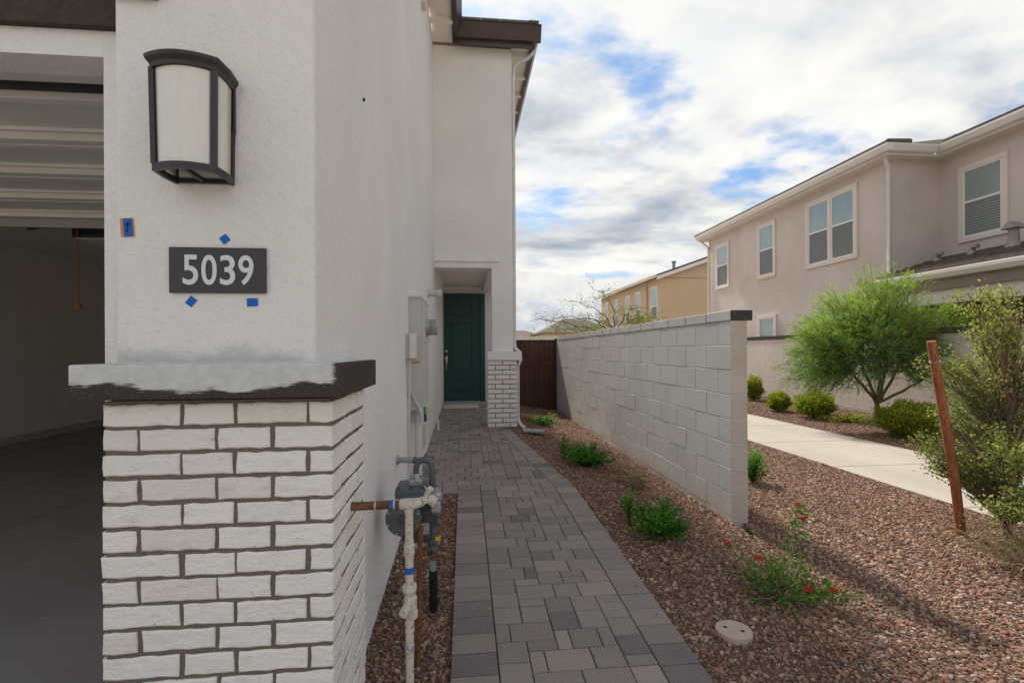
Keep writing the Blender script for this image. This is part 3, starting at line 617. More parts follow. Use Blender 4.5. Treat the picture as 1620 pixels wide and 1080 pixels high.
# eaves, gutters, roof
SO = E + 4.90
so_ = MB().box(W + .0005, .6, SO, -.145, 7.70, SO + .03); so_.box(-.1445, 7.56, SO, 1.10, 7.7195, SO + .03); so_.box(.7775, 7.72, SO, 1.10, 13.2, SO + .03); so_.build('soffit', 'soffit_white', house)
y = 1.0
while y < 7.3: box('rafter', 'soffit_white', house, W + .001, y, SO - .085, -.15, y + .045, SO - .0005); y += .61
y = 7.85
while y < 13: box('rafter', 'soffit_white', house, .778, y, SO - .085, 1.095, y + .045, SO - .0005); y += .61
gp = [(0, -.05), (0, .17), (.13, .17), (.13, .13), (.115, .10), (.075, -.0), (.055, -.05)]
def gutter(a, b, out): MB().extrude(gp, a, b, (out, (0, 0, 1))).build('gutter', 'gutter_brown', house)
gutter((-.142, .6, SO + .02), (-.142, 7.55 - .13, SO + .02), (1, 0, 0)); gutter((-.142 , 7.55, SO + .02), (1.1005 + .125, 7.55, SO + .02), (0, -1, 0)); gutter((1.101, 7.5505, SO + .018), (1.101, 13.2, SO + .018), (1, 0, 0))
fb = MB().box(-.165, .6, SO - .06, -.1425, 7.549, SO + .2); fb.box(-.165, 7.5505, SO - .115, 1.10, 7.573, SO + .2); fb.box(1.078, 7.574, SO - .06, 1.1005, 13.2, SO + .2); fb.build('fascia', 'gutter_brown', house)
rf = MB(); zt = SO + .19
rf.add([(-.03, .5, zt), (-.03, 7.43, zt), (-4.5, 7.43, zt + 1.5), (-4.5, .5, zt + 1.5)], [(0, 1, 2, 3)]); rf.add([(-.03, 7.43, zt), (1.22, 7.43, zt), (.2, 8.3, zt + .35), (-1.2, 8.3, zt + .35)], [(0, 1, 2, 3)])
rf.add([(1.22, 7.43, zt), (1.22, 13.3, zt), (-2.5, 13.3, zt + 1.25), (-2.5, 8.3, zt + 1.25), (.2, 8.3, zt + .35)], [(0, 1, 2, 3, 4)])
roof = rf.build('roof', 'roof_tile', house, fix=False)
x = -.02
tm = MB().box(-.1485, -.07, -.012, .1485, .25, .018, b=.004).mesh('roof_tile', 'roof_grey')
while x < .95: inst('roof_tile', tm, roof, (x + .15, 7.46, zt + .008)); x += .3
MB().add([(1.02, 7.36, zt + .01), (1.24, 7.36, zt + .01), (1.22, 7.5, zt + .10), (1.1, 7.5, zt + .12), (1.0, 7.5, zt + .02)], [(0, 1, 2, 3), (0, 3, 4)]).build('hip_tile', 'roof_grey', roof, fix=False)
# upper window surround seen edge-on, downspout, front door
ws = MB().box(W + .0005, 5.62, E + 4.03, W + .05, 5.78, E + 4.88, b=.006); ws.build('window_trim', 'stucco_trim', house)
ds = MB(); pr = [(1.17, 7.72, SO + .02), (1.15, 7.73, SO - .05), (1.05, 7.74, SO - .16), (.90, 7.79, SO - .20), (.83, 7.82, SO - .27), (.817, 7.83, SO - .5), (.817, 7.83, 3.2), (.817, 7.83, E + .10), (.83, 7.80, E + .03), (.895, 7.74, E - .03), (.905, 7.73, E - .14), (.885, 7.72, E - .19), (.858, 7.73, E - .24), (.858, 7.73, E - 1.05), (.865, 7.70, E - 1.14), (.90, 7.62, E - 1.20), (.945, 7.54, E - 1.225)]
ds.tube(pr, .032, 4); sp_ = ds.build('downspout', 'spout_white', house)
for z in (2.6, 4.4): box('strap', 'spout_white', sp_, .778, 7.80, z, .846, 7.862, z + .025)
door = MB(); DX0, DX1, DZ0, DZ1, DY = -.47, .366, E - 1.165, E + 1.225, 11.22
door.box(DX0, DY, DZ0, DX1, DY + .045, DZ1)
dr = door.build('front_door', 'door_green', house)
def panel(x0, z0, x1, z1):
    mb = MB(); mb.box(x0, DY - .03, z0, x1, DY - .0005, z0 + .03, b=.004); mb.box(x0, DY - .03, z1 - .03, x1, DY - .0005, z1, b=.004); mb.box(x0, DY - .03, z0 + .031, x0 + .03, DY - .0005, z1 - .031, b=.004); mb.box(x1 - .03, DY - .03, z0 + .031, x1, DY - .0005, z1 - .031, b=.004)
    mb.box(x0 + .055, DY - .009, z0 + .055, x1 - .055, DY - .0005, z1 - .055, b=.004); mb.build('door_panel', 'door_green', dr)
panel(-.31, E + .80, .20, E + 1.08); panel(-.31, E - .48, .20, E + .68); panel(-.31, E - .95, .20, E - .62)
hd = MB().box(-.44, DY - .03, E - .08, -.39, DY - .0005, E + .02, b=.006); hd.box(-.437, DY - .028, E - .02, -.393, DY - .031, E + .0); hd.box(-.44, DY - .035, E - .26, -.39, DY - .0005, E - .12, b=.006)
hd.tube([(-.415, DY - .02, E - .20), (-.415, DY - .075, E - .24), (-.415, DY - .08, E - .33), (-.415, DY - .07, E - .42), (-.415, DY - .01, E - .46)], .011, 8); hd.build('door_handle', 'nickel', dr)
box('keypad', 'black_plastic', dr, -.436, DY - .034, E - .075, -.394, DY - .0305, E - .02)
df = MB().box(.368, 11.19, .256, .478, 11.2995, E + 1.33, b=.006); df.box(W + .001, 11.19, E + 1.2275, .3675, 11.2995, E + 1.33, b=.006); df.build('door_frame', 'door_green', house)
box('threshold', 'steel', house, W + .001, 11.17, .2555, .3675, 11.2995, .272)
tag(box('doormat', 'mat_tan', None, -.46, 10.15, .222, .30, 10.90, .238, b=.004), 'tan doormat lying on the pavers before the green front door', 'doormat')
# small dark wire hole in the long wall with a smear of filler
wh = empty('wire_stub', (W, 2.36, E + 1.19), 'tiny black wire stub poking from the white side wall above eye level', 'wire stub')
MB().cyl((W - .01, 2.36, E + 1.204), (W + .012, 2.36, E + 1.204), .008, 10).build('wire', 'black_plastic', wh); MB().box(W - .004, 2.345, E + 1.14, W + .0025, 2.37, E + 1.235, b=.001).build('filler', 'digit_white', wh)
# ------------------------------------------------------------------ wall lamp
lamp = empty('wall_lamp', (-.82, 1.614, E + .52), 'dark bronze wall lantern with bowed frosted panes on the garage pillar', 'lamp')
LX, LB = -.815, 1.614
def plan(hw, dp, n=10):                              # bowed front, bowed sides running back to the wall
    pts = [(-hw * .94, 0.0), (-hw, -dp * .4)]
    for i in range(n + 1):
        t = -1 + 2 * i / n; pts.append((hw * .94 * t, -(dp * .80 + dp * .20 * (1 - t * t))))
    pts += [(hw, -dp * .4), (hw * .94, 0.0)]; return pts
def ring(hw, dp, z): return [(LX + x, LB + y - .002, z) for x, y in plan(hw, dp)]
def shell(rings, cap=True):
    mb = MB(); n = len(rings[0]); V = [p for r_ in rings for p in r_]; F = []
    for k in range(len(rings) - 1):
        for i in range(n): F.append((k * n + i, k * n + (i + 1) % n, (k + 1) * n + (i + 1) % n, (k + 1) * n + i))
    if cap: F += [list(range(n))[::-1], list(range((len(rings) - 1) * n, len(rings) * n))]
    return mb.add(V, F)
zb, zt_ = E + .53, E + .832
shell([ring(.096, .15, zt_ - .004), ring(.098, .152, zt_ + .006), ring(.107, .161, zt_ + .018), ring(.109, .163, zt_ + .028), ring(.095, .14, zt_ + .034)]).build('crown', 'lamp_bronze', lamp)
MB().lathe([(.012, 0), (.022, .002), (.022, .012), (.008, .02)], (LX + .005, LB - .08, zt_ + .04), 'z', 12).build('finial', 'lamp_bronze', lamp)
def hoop(hw, dp, z0, z1, tk):                        # hollow rim
    o0, o1 = ring(hw, dp, z0), ring(hw, dp, z1); i0, i1 = ring(hw - tk, dp - tk, z0), ring(hw - tk, dp - tk, z1); n = len(o0); V = o0 + o1 + i0 + i1; F = []
    for i in range(n - 1): F += [(i, i + 1, n + i + 1, n + i), (2 * n + i, 3 * n + i, 3 * n + i + 1, 2 * n + i + 1), (n + i, n + i + 1, 3 * n + i + 1, 3 * n + i), (i, 2 * n + i, 2 * n + i + 1, i + 1)]
    return MB().add(V, F)
hoop(.094, .146, zb, zb + .020, .011).build('bottom_rim', 'lamp_bronze', lamp)
bt = MB().box(LX - .006, LB - .128, zb + .004, LX + .006, LB - .004, zb + .016); bt.box(LX - .075, LB - .016, zb + .002, LX + .075, LB - .003, zb + .014); bt.build('bottom_bar', 'lamp_bronze', lamp)
for sx in (-1, 1):
    pf, pb = (.0805, .113), (.091, .123)
    mb = MB(); mb.extrude([(-.008, -.006), (.006, -.006), (.006, .010), (-.008, .010)], (LX + sx * .082, LB - .116, zb + .020), (LX + sx * .086, LB - .119, zt_ - .003), ((1, 0, 0), (0, 1, 0))); mb.build('corner_bar', 'lamp_bronze', lamp)
    mb = MB(); mb.extrude([(-.005, -.012), (.005, -.012), (.005, .0), (-.005, .0)], (LX + sx * .084, LB - .002, zb + .020), (LX + sx * .088, LB - .002, zt_ - .003), ((1, 0, 0), (0, 1, 0))); mb.build('rear_bar', 'lamp_bronze', lamp)
def pane(idx):                                       # curved pane between two plan points
    b_, t_ = ring(.086, .137, zb + .023), ring(.090, .141, zt_ - .005); n = len(idx); V = [b_[i] for i in idx] + [t_[i] for i in idx]
    V2 = [(x + (LX - x) * .03, y + .002, z) for x, y, z in V]
    F = [(i, i + 1, n + i + 1, n + i) for i in range(n - 1)] + [(2 * n + i, 3 * n + i, 3 * n + i + 1, 2 * n + i + 1) for i in range(n - 1)] + [(0, n, 3 * n, 2 * n), (n - 1, 3 * n - 1, 4 * n - 1, 2 * n - 1)]
    o = MB().add(V + V2, F, True).build('glass_pane', 'lamp_glass', lamp, fix=False)
pane(list(range(2, 13))); pane([0, 1, 2]); pane([12, 13, 14])
box('wall_plate', 'lamp_bronze', lamp, LX - .058, LB - .014, zb + .16, LX + .094, LB - .0005, zt_ + .004, b=.005)
box('back_panel', 'lamp_glass', lamp, LX - .072, LB - .0135, zb + .02, LX + .072, LB - .003, zb + .158)
MB().lathe([(.018, 0), (.018, .05), (.013, .055), (.013, .075)], (LX, LB - .07, zb + .09), 'z', 12).build('bulb_socket', 'box_white', lamp)
# ------------------------------------------------------------------ house number and tape
plate = empty('number_plate', (-.776, 1.606, E + .187), 'dark house number plate reading 5039 on white stucco', 'number plate')
def rot_about(o, ang):
    o.rotation_euler = (0, ang, 0); return o
box('plate', 'plate_dark', plate, -.921, 1.605, E + .187, -.630, 1.6125, E + .331, b=.0015)
for i, ch in enumerate('5039'):
    cu = bpy.data.curves.new('digit', 'FONT'); cu.body = ch; cu.size = 1; cu.extrude = .004; cu.offset = .012; cu.align_x = 'CENTER'
    tmp = bpy.data.objects.new('digit_tmp', cu); COL.objects.link(tmp); bpy.context.view_layer.update(); me = bpy.data.meshes.new_from_object(tmp.evaluated_get(bpy.context.evaluated_depsgraph_get())); bpy.data.objects.remove(tmp)
    xs = [v.co.x for v in me.vertices]; ys = [v.co.y for v in me.vertices]; h_ = .0945 / (max(ys) - min(ys)); wd = .0455 / (max(xs) - min(xs)); cx = (max(xs) + min(xs)) / 2; my = min(ys)
    for v in me.vertices: v.co = Vector(((v.co.x - cx) * wd, -v.co.z * .3 - .0008, (v.co.y - my) * h_))
    me.materials.clear(); me.materials.append(M['digit_white']); me.name = 'digit'
    inst('digit', me, plate, (-.8565 + i * .0555, 1.6048, E + .2125))
def tape(cx, cz, w_, h_, ang, label, mat='tape_blue', Y=1.6145):
    ca, sa = math.cos(ang), math.sin(ang); P = []
    for i in range(5):
        for s in (-1, 1):
            a = -w_ / 2 + w_ * i / 4; b = s * h_ / 2 + random.uniform(-.0008, .0008); P.append((cx + a * ca - b * sa, Y - .0012 - .0008 * math.sin(i * 1.7) ** 2, cz + a * sa + b * ca))
    mb = MB().add(P, [(2 * i, 2 * i + 2, 2 * i + 3, 2 * i + 1) for i in range(4)]); return mb
def tape_thing(label, *a, **k):
    o = tape(*a, label, **k).build('painters_tape', k.get('mat', 'tape_blue'), None, fix=False); return tag(o, label, 'tape', 'scraps of blue tape on the pillar')
tape_thing('blue tape scrap stuck above the house number plate', -.758, E + .360, .025, .024, R(38))
tape_thing('blue tape scrap below the left end of the number plate', -.860, E + .161, .024, .030, R(-38))
tape_thing('blue tape scrap below the right end of the number plate', -.675, E + .159, .034, .026, R(3))
ta = empty('arrow_tape', (-1.047, 1.613, E + .36), 'orange and blue tape tab with a drawn arrow near the garage opening', 'tape')
tape(-1.047, E + .391, .040, .058, R(4), '').build('orange_tape', 'tape_orange', ta, fix=False)
tape(-1.044, E + .391, .026, .056, R(4), '', Y=1.612).build('blue_tape', 'tape_blue', ta, fix=False)
ar = MB()
for a, b_ in (((-1.046, .374), (-1.043, .406)), ((-1.043, .406), (-1.050, .396)), ((-1.043, .406), (-1.035, .398))): ar.tube([(a[0], 1.6095, E + a[1]), (b_[0], 1.6095, E + b_[1])], .0012, 5)
ar.build('arrow', 'ink_black', ta)
# garage opener hanging from the ceiling, with its release cord
op = empty('garage_opener', (-3.44, 4.95, E + 1.05), 'black garage door opener hung below the garage ceiling', 'opener')
MB().box(-3.60, 4.80, E + 1.06, -3.26, 5.25, E + 1.22, b=.03).build('housing', 'black_plastic', op); MB().box(-3.56, 4.785, E + 1.048, -3.28, 5.2, E + 1.0595, b=.004).build('light_lens', 'lens_white', op)
rl = MB().box(-3.45, 2.1, E + 1.20, -3.41, 4.79, E + 1.24); rl.build('rail', 'steel', op); hg = MB().box(-3.58, 5.0, E + 1.22, -3.55, 5.03, E + 1.6); hg.box(-3.31, 5.0, E + 1.22, -3.28, 5.03, E + 1.6); hg.build('hanger', 'steel', op)
MB().tube([(-3.93, 4.62, E + 1.19), (-3.82, 4.64, E + 1.10), (-3.50, 4.7, E + 1.19)], .016, 6).build('door_arm', 'black_plastic', op)
co = MB().tube([(-3.535, 4.79, E + 1.20), (-3.535, 4.79, E + .45)], .006, 6).build('release_cord', 'cord_red', op); MB().box(-3.56, 4.775, E + .405, -3.51, 4.805, E + .45, b=.006).build('pull_handle', 'cord_red', co)

# ------------------------------------------------------------------ services on the long wall
ep = empty('electric_panel', (-.42, 4.6, E - .55), 'tall pale grey electric meter cabinet on the white side wall', 'electric panel')
box('cabinet', 'box_grey', ep, W + .0005, 4.25, E - .52, -.372, 5.05, E + .475, b=.006)
box('top_flange', 'box_grey', ep, W + .0005, 4.235, E + .462, -.366, 5.06, E + .482, b=.003)
box('cover', 'box_grey', ep, -.3715, 4.27, E - .50, -.362, 4.55, E + .45, b=.003)
MB().lathe([(.088, 0), (.088, .022), (.082, .026), (.082, .035)], (-.3715, 4.78, E + .235), 'x', 24).build('meter_ring', 'steel', ep)
MB().lathe([(.078, .036), (.078, .098), (.070, .108), (.03, .112)], (-.3715, 4.78, E + .235), 'x', 24).build('meter_glass', 'meter_glass', ep)
box('meter_face', 'box_white', ep, -.330, 4.74, E + .20, -.315, 4.82, E + .27); box('seal_tag', 'leaf_tag', ep, -.345, 4.745, E + .09, -.338, 4.765, E + .135); box('warning_label', 'tape_orange', ep, -.45, 4.2485, E - .105, -.385, 4.2495, E - .085)
wb = empty('junction_box', (-.45, 4.05, E - .06), 'small white plastic utility box beside the electric cabinet', 'utility box')
box('box_base', 'box_grey', wb, W + .0005, 4.02, E - .062, -.452, 4.19, E + .145, b=.006); MB().box(-.4515, 4.00, E - .06, -.405, 4.20, E + .148, b=.012).build('lid', 'box_white', wb)
MB().tube([(-.462, 4.1, E - .06), (-.462, 4.1, E - .35), (-.468, 4.12, E - .42), (-.468, 4.12, -.05)], .0135, 8).build('conduit', 'pvc_cream', wb)
cb = MB().tube([(-.473, 4.06, E - .06), (-.471, 4.05, E - .3), (-.470, 4.1, E - .38)], .006, 6).build('cable', 'box_grey', wb)
pc = empty('cabinet_conduit', (-.41, 4.33, 0), 'thick cream plastic conduit rising from the gravel into the electric cabinet', 'conduit')
MB().cyl((-.412, 4.34, -.1), (-.412, 4.34, E - .60), .034, 16).build('pipe', 'pvc_cream', pc); MB().cyl((-.412, 4.34, E - .64), (-.412, 4.34, E - .525), .041, 16).build('collar', 'box_grey', pc)
MB().tube([(-.455, 4.235, E - .36), (-.435, 4.22, E - .41), (-.385, 4.20, E - .50), (-.372, 4.19, E - .55), (-.370, 4.19, E - .61)], .013, 8).build('flex_conduit', 'box_grey', pc)
bx = empty('cable_box', (-.33, 4.45, E - .63), 'small weathered grey cable box under the electric cabinet', 'utility box')
box('box_body', 'box_grey', bx, -.345, 4.42, E - .635, -.295, 4.50, E - .52, b=.004); box('bracket', 'meter_dark', bx, -.372, 4.42, E - .64, -.346, 4.50, E - .51, b=.003); box('green_tag', 'leaf_tag', bx, -.362, 4.413, E - .575, -.343, 4.419, E - .505)
vt = empty('wall_vent', (-.45, 6.4, E + .72), 'round grey vent stub sticking out of the white side wall', 'vent')
MB().lathe([(.062, 0), (.062, .01), (.05, .014)], (W + .0005, 6.5, E + .77), 'x', 20).build('flange', 'box_grey', vt); MB().lathe([(.042, .0), (.042, .10), (.052, .10), (.052, .165), (.044, .165)], (W + .014, 6.5, E + .77), 'x', 20).build('pipe', 'box_grey', vt)
dn = empty('drain_pipe', (-.40, 6.2, E - 1.0), 'small white hooked drain pipe low on the side wall', 'drain pipe')
MB().tube([(W - .01, 6.3, E - .875), (-.37, 6.3, E - .87), (-.35, 6.3, E - .885), (-.342, 6.3, E - .93), (-.342, 6.3, E - 1.02)], .012, 8).build('pipe', 'pvc_cream', dn)
ob = empty('outlet_cover', (-.46, 5.4, E - 1.05), 'grey weatherproof outlet cover low on the side wall', 'outlet'); box('cover', 'box_grey', ob, W + .0005, 5.30, E - 1.06, -.44, 5.55, E - .80, b=.008)
# hose bib
hb = empty('hose_tap', (-.45, 3.54, E - .80), 'dark garden hose tap sticking out of the white wall', 'tap')
MB().lathe([(.034, 0), (.034, .012), (.024, .02)], (W + .0005, 3.45, E - .765), 'x', 12).build('flange', 'zinc', hb)
MB().tube([(W + .02, 3.45, E - .765), (-.36, 3.43, E - .765)], [.020, .022], 10).build('body', 'zinc', hb); MB().tube([(-.36, 3.43, E - .765), (-.34, 3.43, E - .765), (-.335, 3.43, E - .765), (-.27, 3.42, E - .755)], [.026, .026, .018, .016], 10).build('valve', 'meter_grey', hb)
MB().tube([(-.30, 3.42, E - .755), (-.28, 3.415, E - .74), (-.265, 3.41, E - .715)], .008, 6).build('handle', 'meter_grey', hb)
# gas meter set
gm_ = empty('gas_meter', (-.26, 2.70, -.02), 'grey gas meter with bent pipe and black ground sleeve against the wall', 'gas meter')
MB().box(-.345, 2.64, E - 1.04, -.185, 2.80, E - .79, b=.028).build('body', 'meter_dark', gm_)
MB().box(-.375, 2.60, E - .79, -.175, 2.81, E - .735, b=.02).build('top_cover', 'meter_grey', gm_)
for x_ in (-.355, -.29, -.225): MB().lathe([(.009, 0), (.009, .009), (.005, .012)], (x_, 2.615, E - .736), 'z', 6).build('bolt', 'meter_dark', gm_)
MB().lathe([(.02, .0), (.085, .0), (.095, .012), (.095, .022), (.078, .045), (.03, .055)], (-.325, 2.575, E - .885), 'y', 28).build('regulator_disc', 'meter_grey', gm_)
nk = MB().box(-.305, 2.66, E - .735, -.235, 2.73, E - .700, b=.006); nk.lathe([(.032, 0), (.032, .022), (.026, .028)], (-.27, 2.695, E - .70), 'z', 8); nk.build('union_nut', 'zinc', gm_)
ub = [(-.27, 2.695, E - .69), (-.27, 2.695, E - .66)] + [(-.225 - .045 * math.cos(R(a)), 2.695 - .01 * (a / 180), E - .655 + .048 * math.sin(R(a)) * 1.15) for a in range(0, 181, 18)] + [(-.180, 2.685, E - .76)]
MB().tube(ub, .0165, 10).build('bent_pipe', 'meter_grey', gm_)
MB().tube([(-.178, 2.685, E - .74), (-.178, 2.685, E - .90), (-.178, 2.685, E - .93), (-.178, 2.685, E - 1.15)], [.022, .022, .019, .018], 12).build('inlet_pipe', 'meter_grey', gm_)
for z_ in (-.87, -.93, -1.06, -1.10): MB().lathe([(.026, 0), (.029, .006), (.029, .024), (.026, .03)], (-.178, 2.685, E + z_), 'z', 12).build('coupling', 'meter_grey', gm_)
MB().box(-.215, 2.65, E - .955, -.150, 2.72, E - .90, b=.01).build('stop_cock', 'meter_dark', gm_)
MB().lathe([(.03, 0), (.034, .004), (.034, .012), (.02, .02)], (-.178, 2.685, E - 1.125), 'z', 12).build('flange', 'rust', gm_)
MB().cyl((-.178, 2.685, E - 1.215), (-.178, 2.685, E - 1.125), .017, 12).build('riser', 'zinc', gm_)
MB().tube([(-.176, 2.688, -.06), (-.178, 2.685, E - 1.21)], .024, 14).build('ground_sleeve', 'sleeve_black', gm_)
box('yellow_tag', 'yellow', gm_, -.165, 2.655, E - 1.035, -.135, 2.662, E - 1.015)
MB().lathe([(.03, 0), (.034, .006), (.034, .03), (.024, .045), (.024, .06)], (-.155, 2.60, E - .795), 'z', 14).build('vent_cap', 'zinc', gm_)
MB().box(-.18, 2.575, E - .86, -.13, 2.64, E - .795, b=.012).build('regulator_body', 'zinc', gm_)
MB().tube([(-.215, 2.59, E - .72), (-.19, 2.58, E - .745), (-.17, 2.58, E - .74)], .0035, 5).build('seal_wire', 'box_white', gm_)
for x_, z_ in ((-.255, -1.055), (-.235, -1.05), (-.27, -1.045)): MB().lathe([(.012, 0), (.017, .004), (.017, .016), (.01, .02)], (x_, 2.62, E + z_), 'z', 8).build('drip_nut', 'zinc', gm_)
dl = MB().lathe([(.030, 0), (.030, .004), (.026, .006)], (-.275, 2.635, E - .765), 'y', 18); box('index_box', 'meter_grey', gm_, -.325, 2.592, E - .83, -.225, 2.60, E - .765, b=.004); box('index_window', 'box_white', gm_, -.312, 2.5885, E - .818, -.238, 2.5915, E - .778); box('rating_label', 'zinc', gm_, -.25, 2.6355, E - .99, -.195, 2.6395, E - .93)
for a in range(0, 360, 45): MB().lathe([(.007, 0), (.007, .008), (.004, .01)], (-.325 + .083 * math.cos(R(a + 20)), 2.569, E - .885 + .083 * math.sin(R(a + 20))), 'y', 6).build('disc_bolt', 'zinc', gm_)
MB().lathe([(.022, -.004), (.022, .004), (.012, .008)], (-.325, 2.567, E - .885), 'y', 14).build('disc_cap', 'meter_dark', gm_)
# house line: cream pipe with rusted copper run into the brick
gp_ = empty('gas_pipe', (-.206, 1.80, -.02), 'cream painted gas riser with rusty brown cross pipe entering the brick pillar', 'gas pipe')
PX, PY, PZ = -.206, 1.80, E - .562
MB().tube([(-.43, PY, PZ - .002), (-.235, PY, PZ)], .0155, 12).build('copper_pipe', 'pipe_copper', gp_)
for x_ in (-.330, -.262): MB().tube([(x_, PY, PZ), (x_ + .006, PY, PZ)], .0168, 12).build('joint_ring', 'pipe_cream', gp_)
bt_ = MB().tube([(-.275, PY, PZ), (-.255, PY, PZ)], .0163, 12); bt_.build('tape_band', 'tape_blue', gp_)
MB().tube([(-.240, PY, PZ), (-.236, PY, PZ), (-.19, PY, PZ), (-.165, PY + .01, PZ + .002)], [.0175, .020, .020, .017], 12).build('tee', 'pipe_cream', gp_)
MB().tube([(-.165, PY + .01, PZ + .002), (-.15, PY + .03, PZ + .004), (-.135, PY + .05, PZ), (-.122, PY + .06, PZ - .012)], [.018, .014, .018, .02], 10).build('side_elbow', 'pipe_cream', gp_)
MB().tube([(-.150, PY + .035, PZ + .003), (-.140, PY + .03, PZ + .03), (-.128, PY + .02, PZ + .05)], .011, 8).build('branch', 'pipe_cream', gp_)
MB().cyl((PX, PY, -.1), (PX, PY, PZ - .01), .0150, 14).build('riser', 'pipe_cream', gp_)
MB().lathe([(.017, 0), (.020, .004), (.020, .04), (.017, .046)], (PX, PY, PZ - .19), 'z', 14).build('coupling', 'pipe_cream', gp_)
MB().lathe([(.0156, 0), (.0158, .02), (.0156, .024)], (PX, PY, PZ - .255), 'z', 14).build('tape_band', 'tape_blue', gp_)
MB().lathe([(.018, 0), (.025, .004), (.027, .012), (.025, .028), (.018, .032)], (PX, PY, PZ - .325), 'z', 10).build('union_nut', 'pipe_cream', gp_)
vb = MB().lathe([(.018, 0), (.024, .01), (.024, .05), (.018, .062)], (PX + .003, PY, PZ - .395), 'z', 12); vb.build('valve_body', 'pipe_cream', gp_)
MB().tube([(PX - .002, PY - .01, PZ - .365), (PX - .014, PY - .055, PZ - .372), (PX - .016, PY - .06, PZ - .373)], [.017, .017, .0165], 14).build('capped_outlet', 'pipe_cream', gp_)
MB().lathe([(.0165, 0), (.02, .004), (.02, .028), (.0165, .032)], (PX + .01, PY, PZ - .42), 'z', 12).build('lower_nut', 'pipe_cream', gp_)
for z_ in (-.03, -.14, -.20, -.44, -.47): MB().lathe([(.0152, 0), (.0172, .002), (.0172, .008), (.0152, .010)], (PX, PY, PZ + z_), 'z', 12).build('thread_ring', 'pipe_cream', gp_)
wr = []
for i in range(40): a = i * .55; wr.append((PX + .017 * math.cos(a), PY + .017 * math.sin(a), PZ - .515 - i * .0008 - .006 * math.sin(i * .9)))
MB().tube(wr, .0017, 4).build('wire_wrap', 'zinc', gp_)
rs_ = MB().tube([(-.226, 2.25, -.1), (-.205, 2.25, E - .80)], .0125, 8).build('rusty_stake', 'rust'); tag(rs_, 'thin rusty iron pipe standing behind the cream gas riser', 'iron pipe')

# ------------------------------------------------------------------ block wall, gate, splash block
bw = empty('block_wall', (2.25, 7.5, 0), 'long grey painted concrete block wall with a bare beige end', 'block wall')
X0, X1_, YE, YF, ZTOP = 2.176, 2.319, 3.745, 11.33, E + .2386; BL, BH = .4064, .2032; jt = .0066
core = MB().box(X0 + .0020, YE + .009, -.25, X1_ - .005, YF, ZTOP - .002); core.build('mortar_core', 'block_paint', bw)
def block_mesh(l_, h_, t_, seed, mats=('block_paint', 'block_bare')):
    rs = random.Random(seed); bm = bmesh.new(); bmesh.ops.create_cube(bm, size=1)
    for v in bm.verts: v.co = Vector((v.co.x * t_, v.co.y * l_, v.co.z * h_))
    bmesh.ops.bevel(bm, geom=bm.edges[:], offset=.0026, segments=1, affect='EDGES')
    for v in bm.verts: v.co += Vector((rs.uniform(-.0007, .0007), rs.uniform(-.0012, .0012), rs.uniform(-.0014, .0014)))
    bm.normal_update()
    for f in bm.faces: f.material_index = 1 if (f.normal.y < -.5 or f.normal.x > .5) else 0
    me = bpy.data.meshes.new('block'); bm.to_mesh(me); bm.free()
    for q in mats: me.materials.append(M[q])
    return me
full = [block_mesh(BL - jt, BH - jt, X1_ - X0, k) for k in range(7)]; half = [block_mesh(BL / 2 - jt, BH - jt, X1_ - X0, 20 + k) for k in range(3)]
for r_ in range(9):
    zc_ = ZTOP - BH * (r_ + .5); y = YE
    while y < YF - .1:
        hl = (r_ % 2 == 0 and y == YE); l_ = BL / 2 if hl else BL; me = random.choice(half if hl else full)
        inst('block', me, bw, ((X0 + X1_) / 2 + random.uniform(-.0009, .0009), y + l_ / 2, zc_)); y += l_
capm = [block_mesh(BL - jt, .0835, X1_ - X0 + .048, 40 + k, ('block_paint', 'cap_dark')) for k in range(3)]
y = YE - .004; k = 0
while y < YF - .1:
    inst('cap_block', capm[k % 3], bw, ((X0 + X1_ + .045) / 2 - .002, y + BL / 2, ZTOP + .0435)); y += BL; k += 1
gt = empty('metal_gate', (1.55, 11.3, 0), 'dark brown corrugated metal gate between the house and the block wall', 'gate')
pn = MB(); x = .93; prof = []
while x < 2.09: prof += [(x, 0), (x + .035, 0), (x + .047, -.022), (x + .085, -.022), (x + .097, 0)]; x += .115
bk = [(p, q + .006) for p, q in prof[::-1]]
V = []; F = []; n = len(prof)
for z in (.035, E + .225): V += [(p, 11.28 + q, z) for p, q in prof]
F = [(i, i + 1, n + i + 1, n + i) for i in range(n - 1)]
pn.add(V, F).build('panel', 'gate_rust', gt, fix=False)
fr = MB(); fr.box(.90, 11.25, .01, .93, 11.32, E + .255, b=.004); fr.box(2.105, 11.25, .01, 2.135, 11.32, E + .255, b=.004); fr.box(.931, 11.285, E + .225, 2.104, 11.32, E + .255, b=.004); fr.box(.931, 11.285, .012, 2.104, 11.32, .045, b=.004); fr.box(.931, 11.288, .80, 2.104, 11.31, .84); fr.build('frame', 'gate_steel', gt)
for z in (.09, .82, 1.57):
    x = .93 + .066
    while x < 2.08: MB().lathe([(.009, 0), (.005, .006)], (x, 11.2575, z), 'y', 6).build('screw', 'zinc', gt); x += .115
gpst = MB().box(2.1375, 11.24, -.1, 2.170, 11.33, E + .285, b=.004); tag(gpst.build('gate_post', 'gate_steel'), 'black steel gate post against the end of the block wall', 'post')
sb = MB(); SX, SY, SZ = .86, 7.33, path_z(7.3) - .02
sb.prism([(SX + .03, SY + .10), (SX + .03, SY - .06), (SX + .33, SY - .18), (SX + .36, SY - .02)], SZ, SZ + .03); sbo = sb.build('splash_block', 'step'); tag(sbo, 'pale concrete splash block under the downspout', 'splash block')
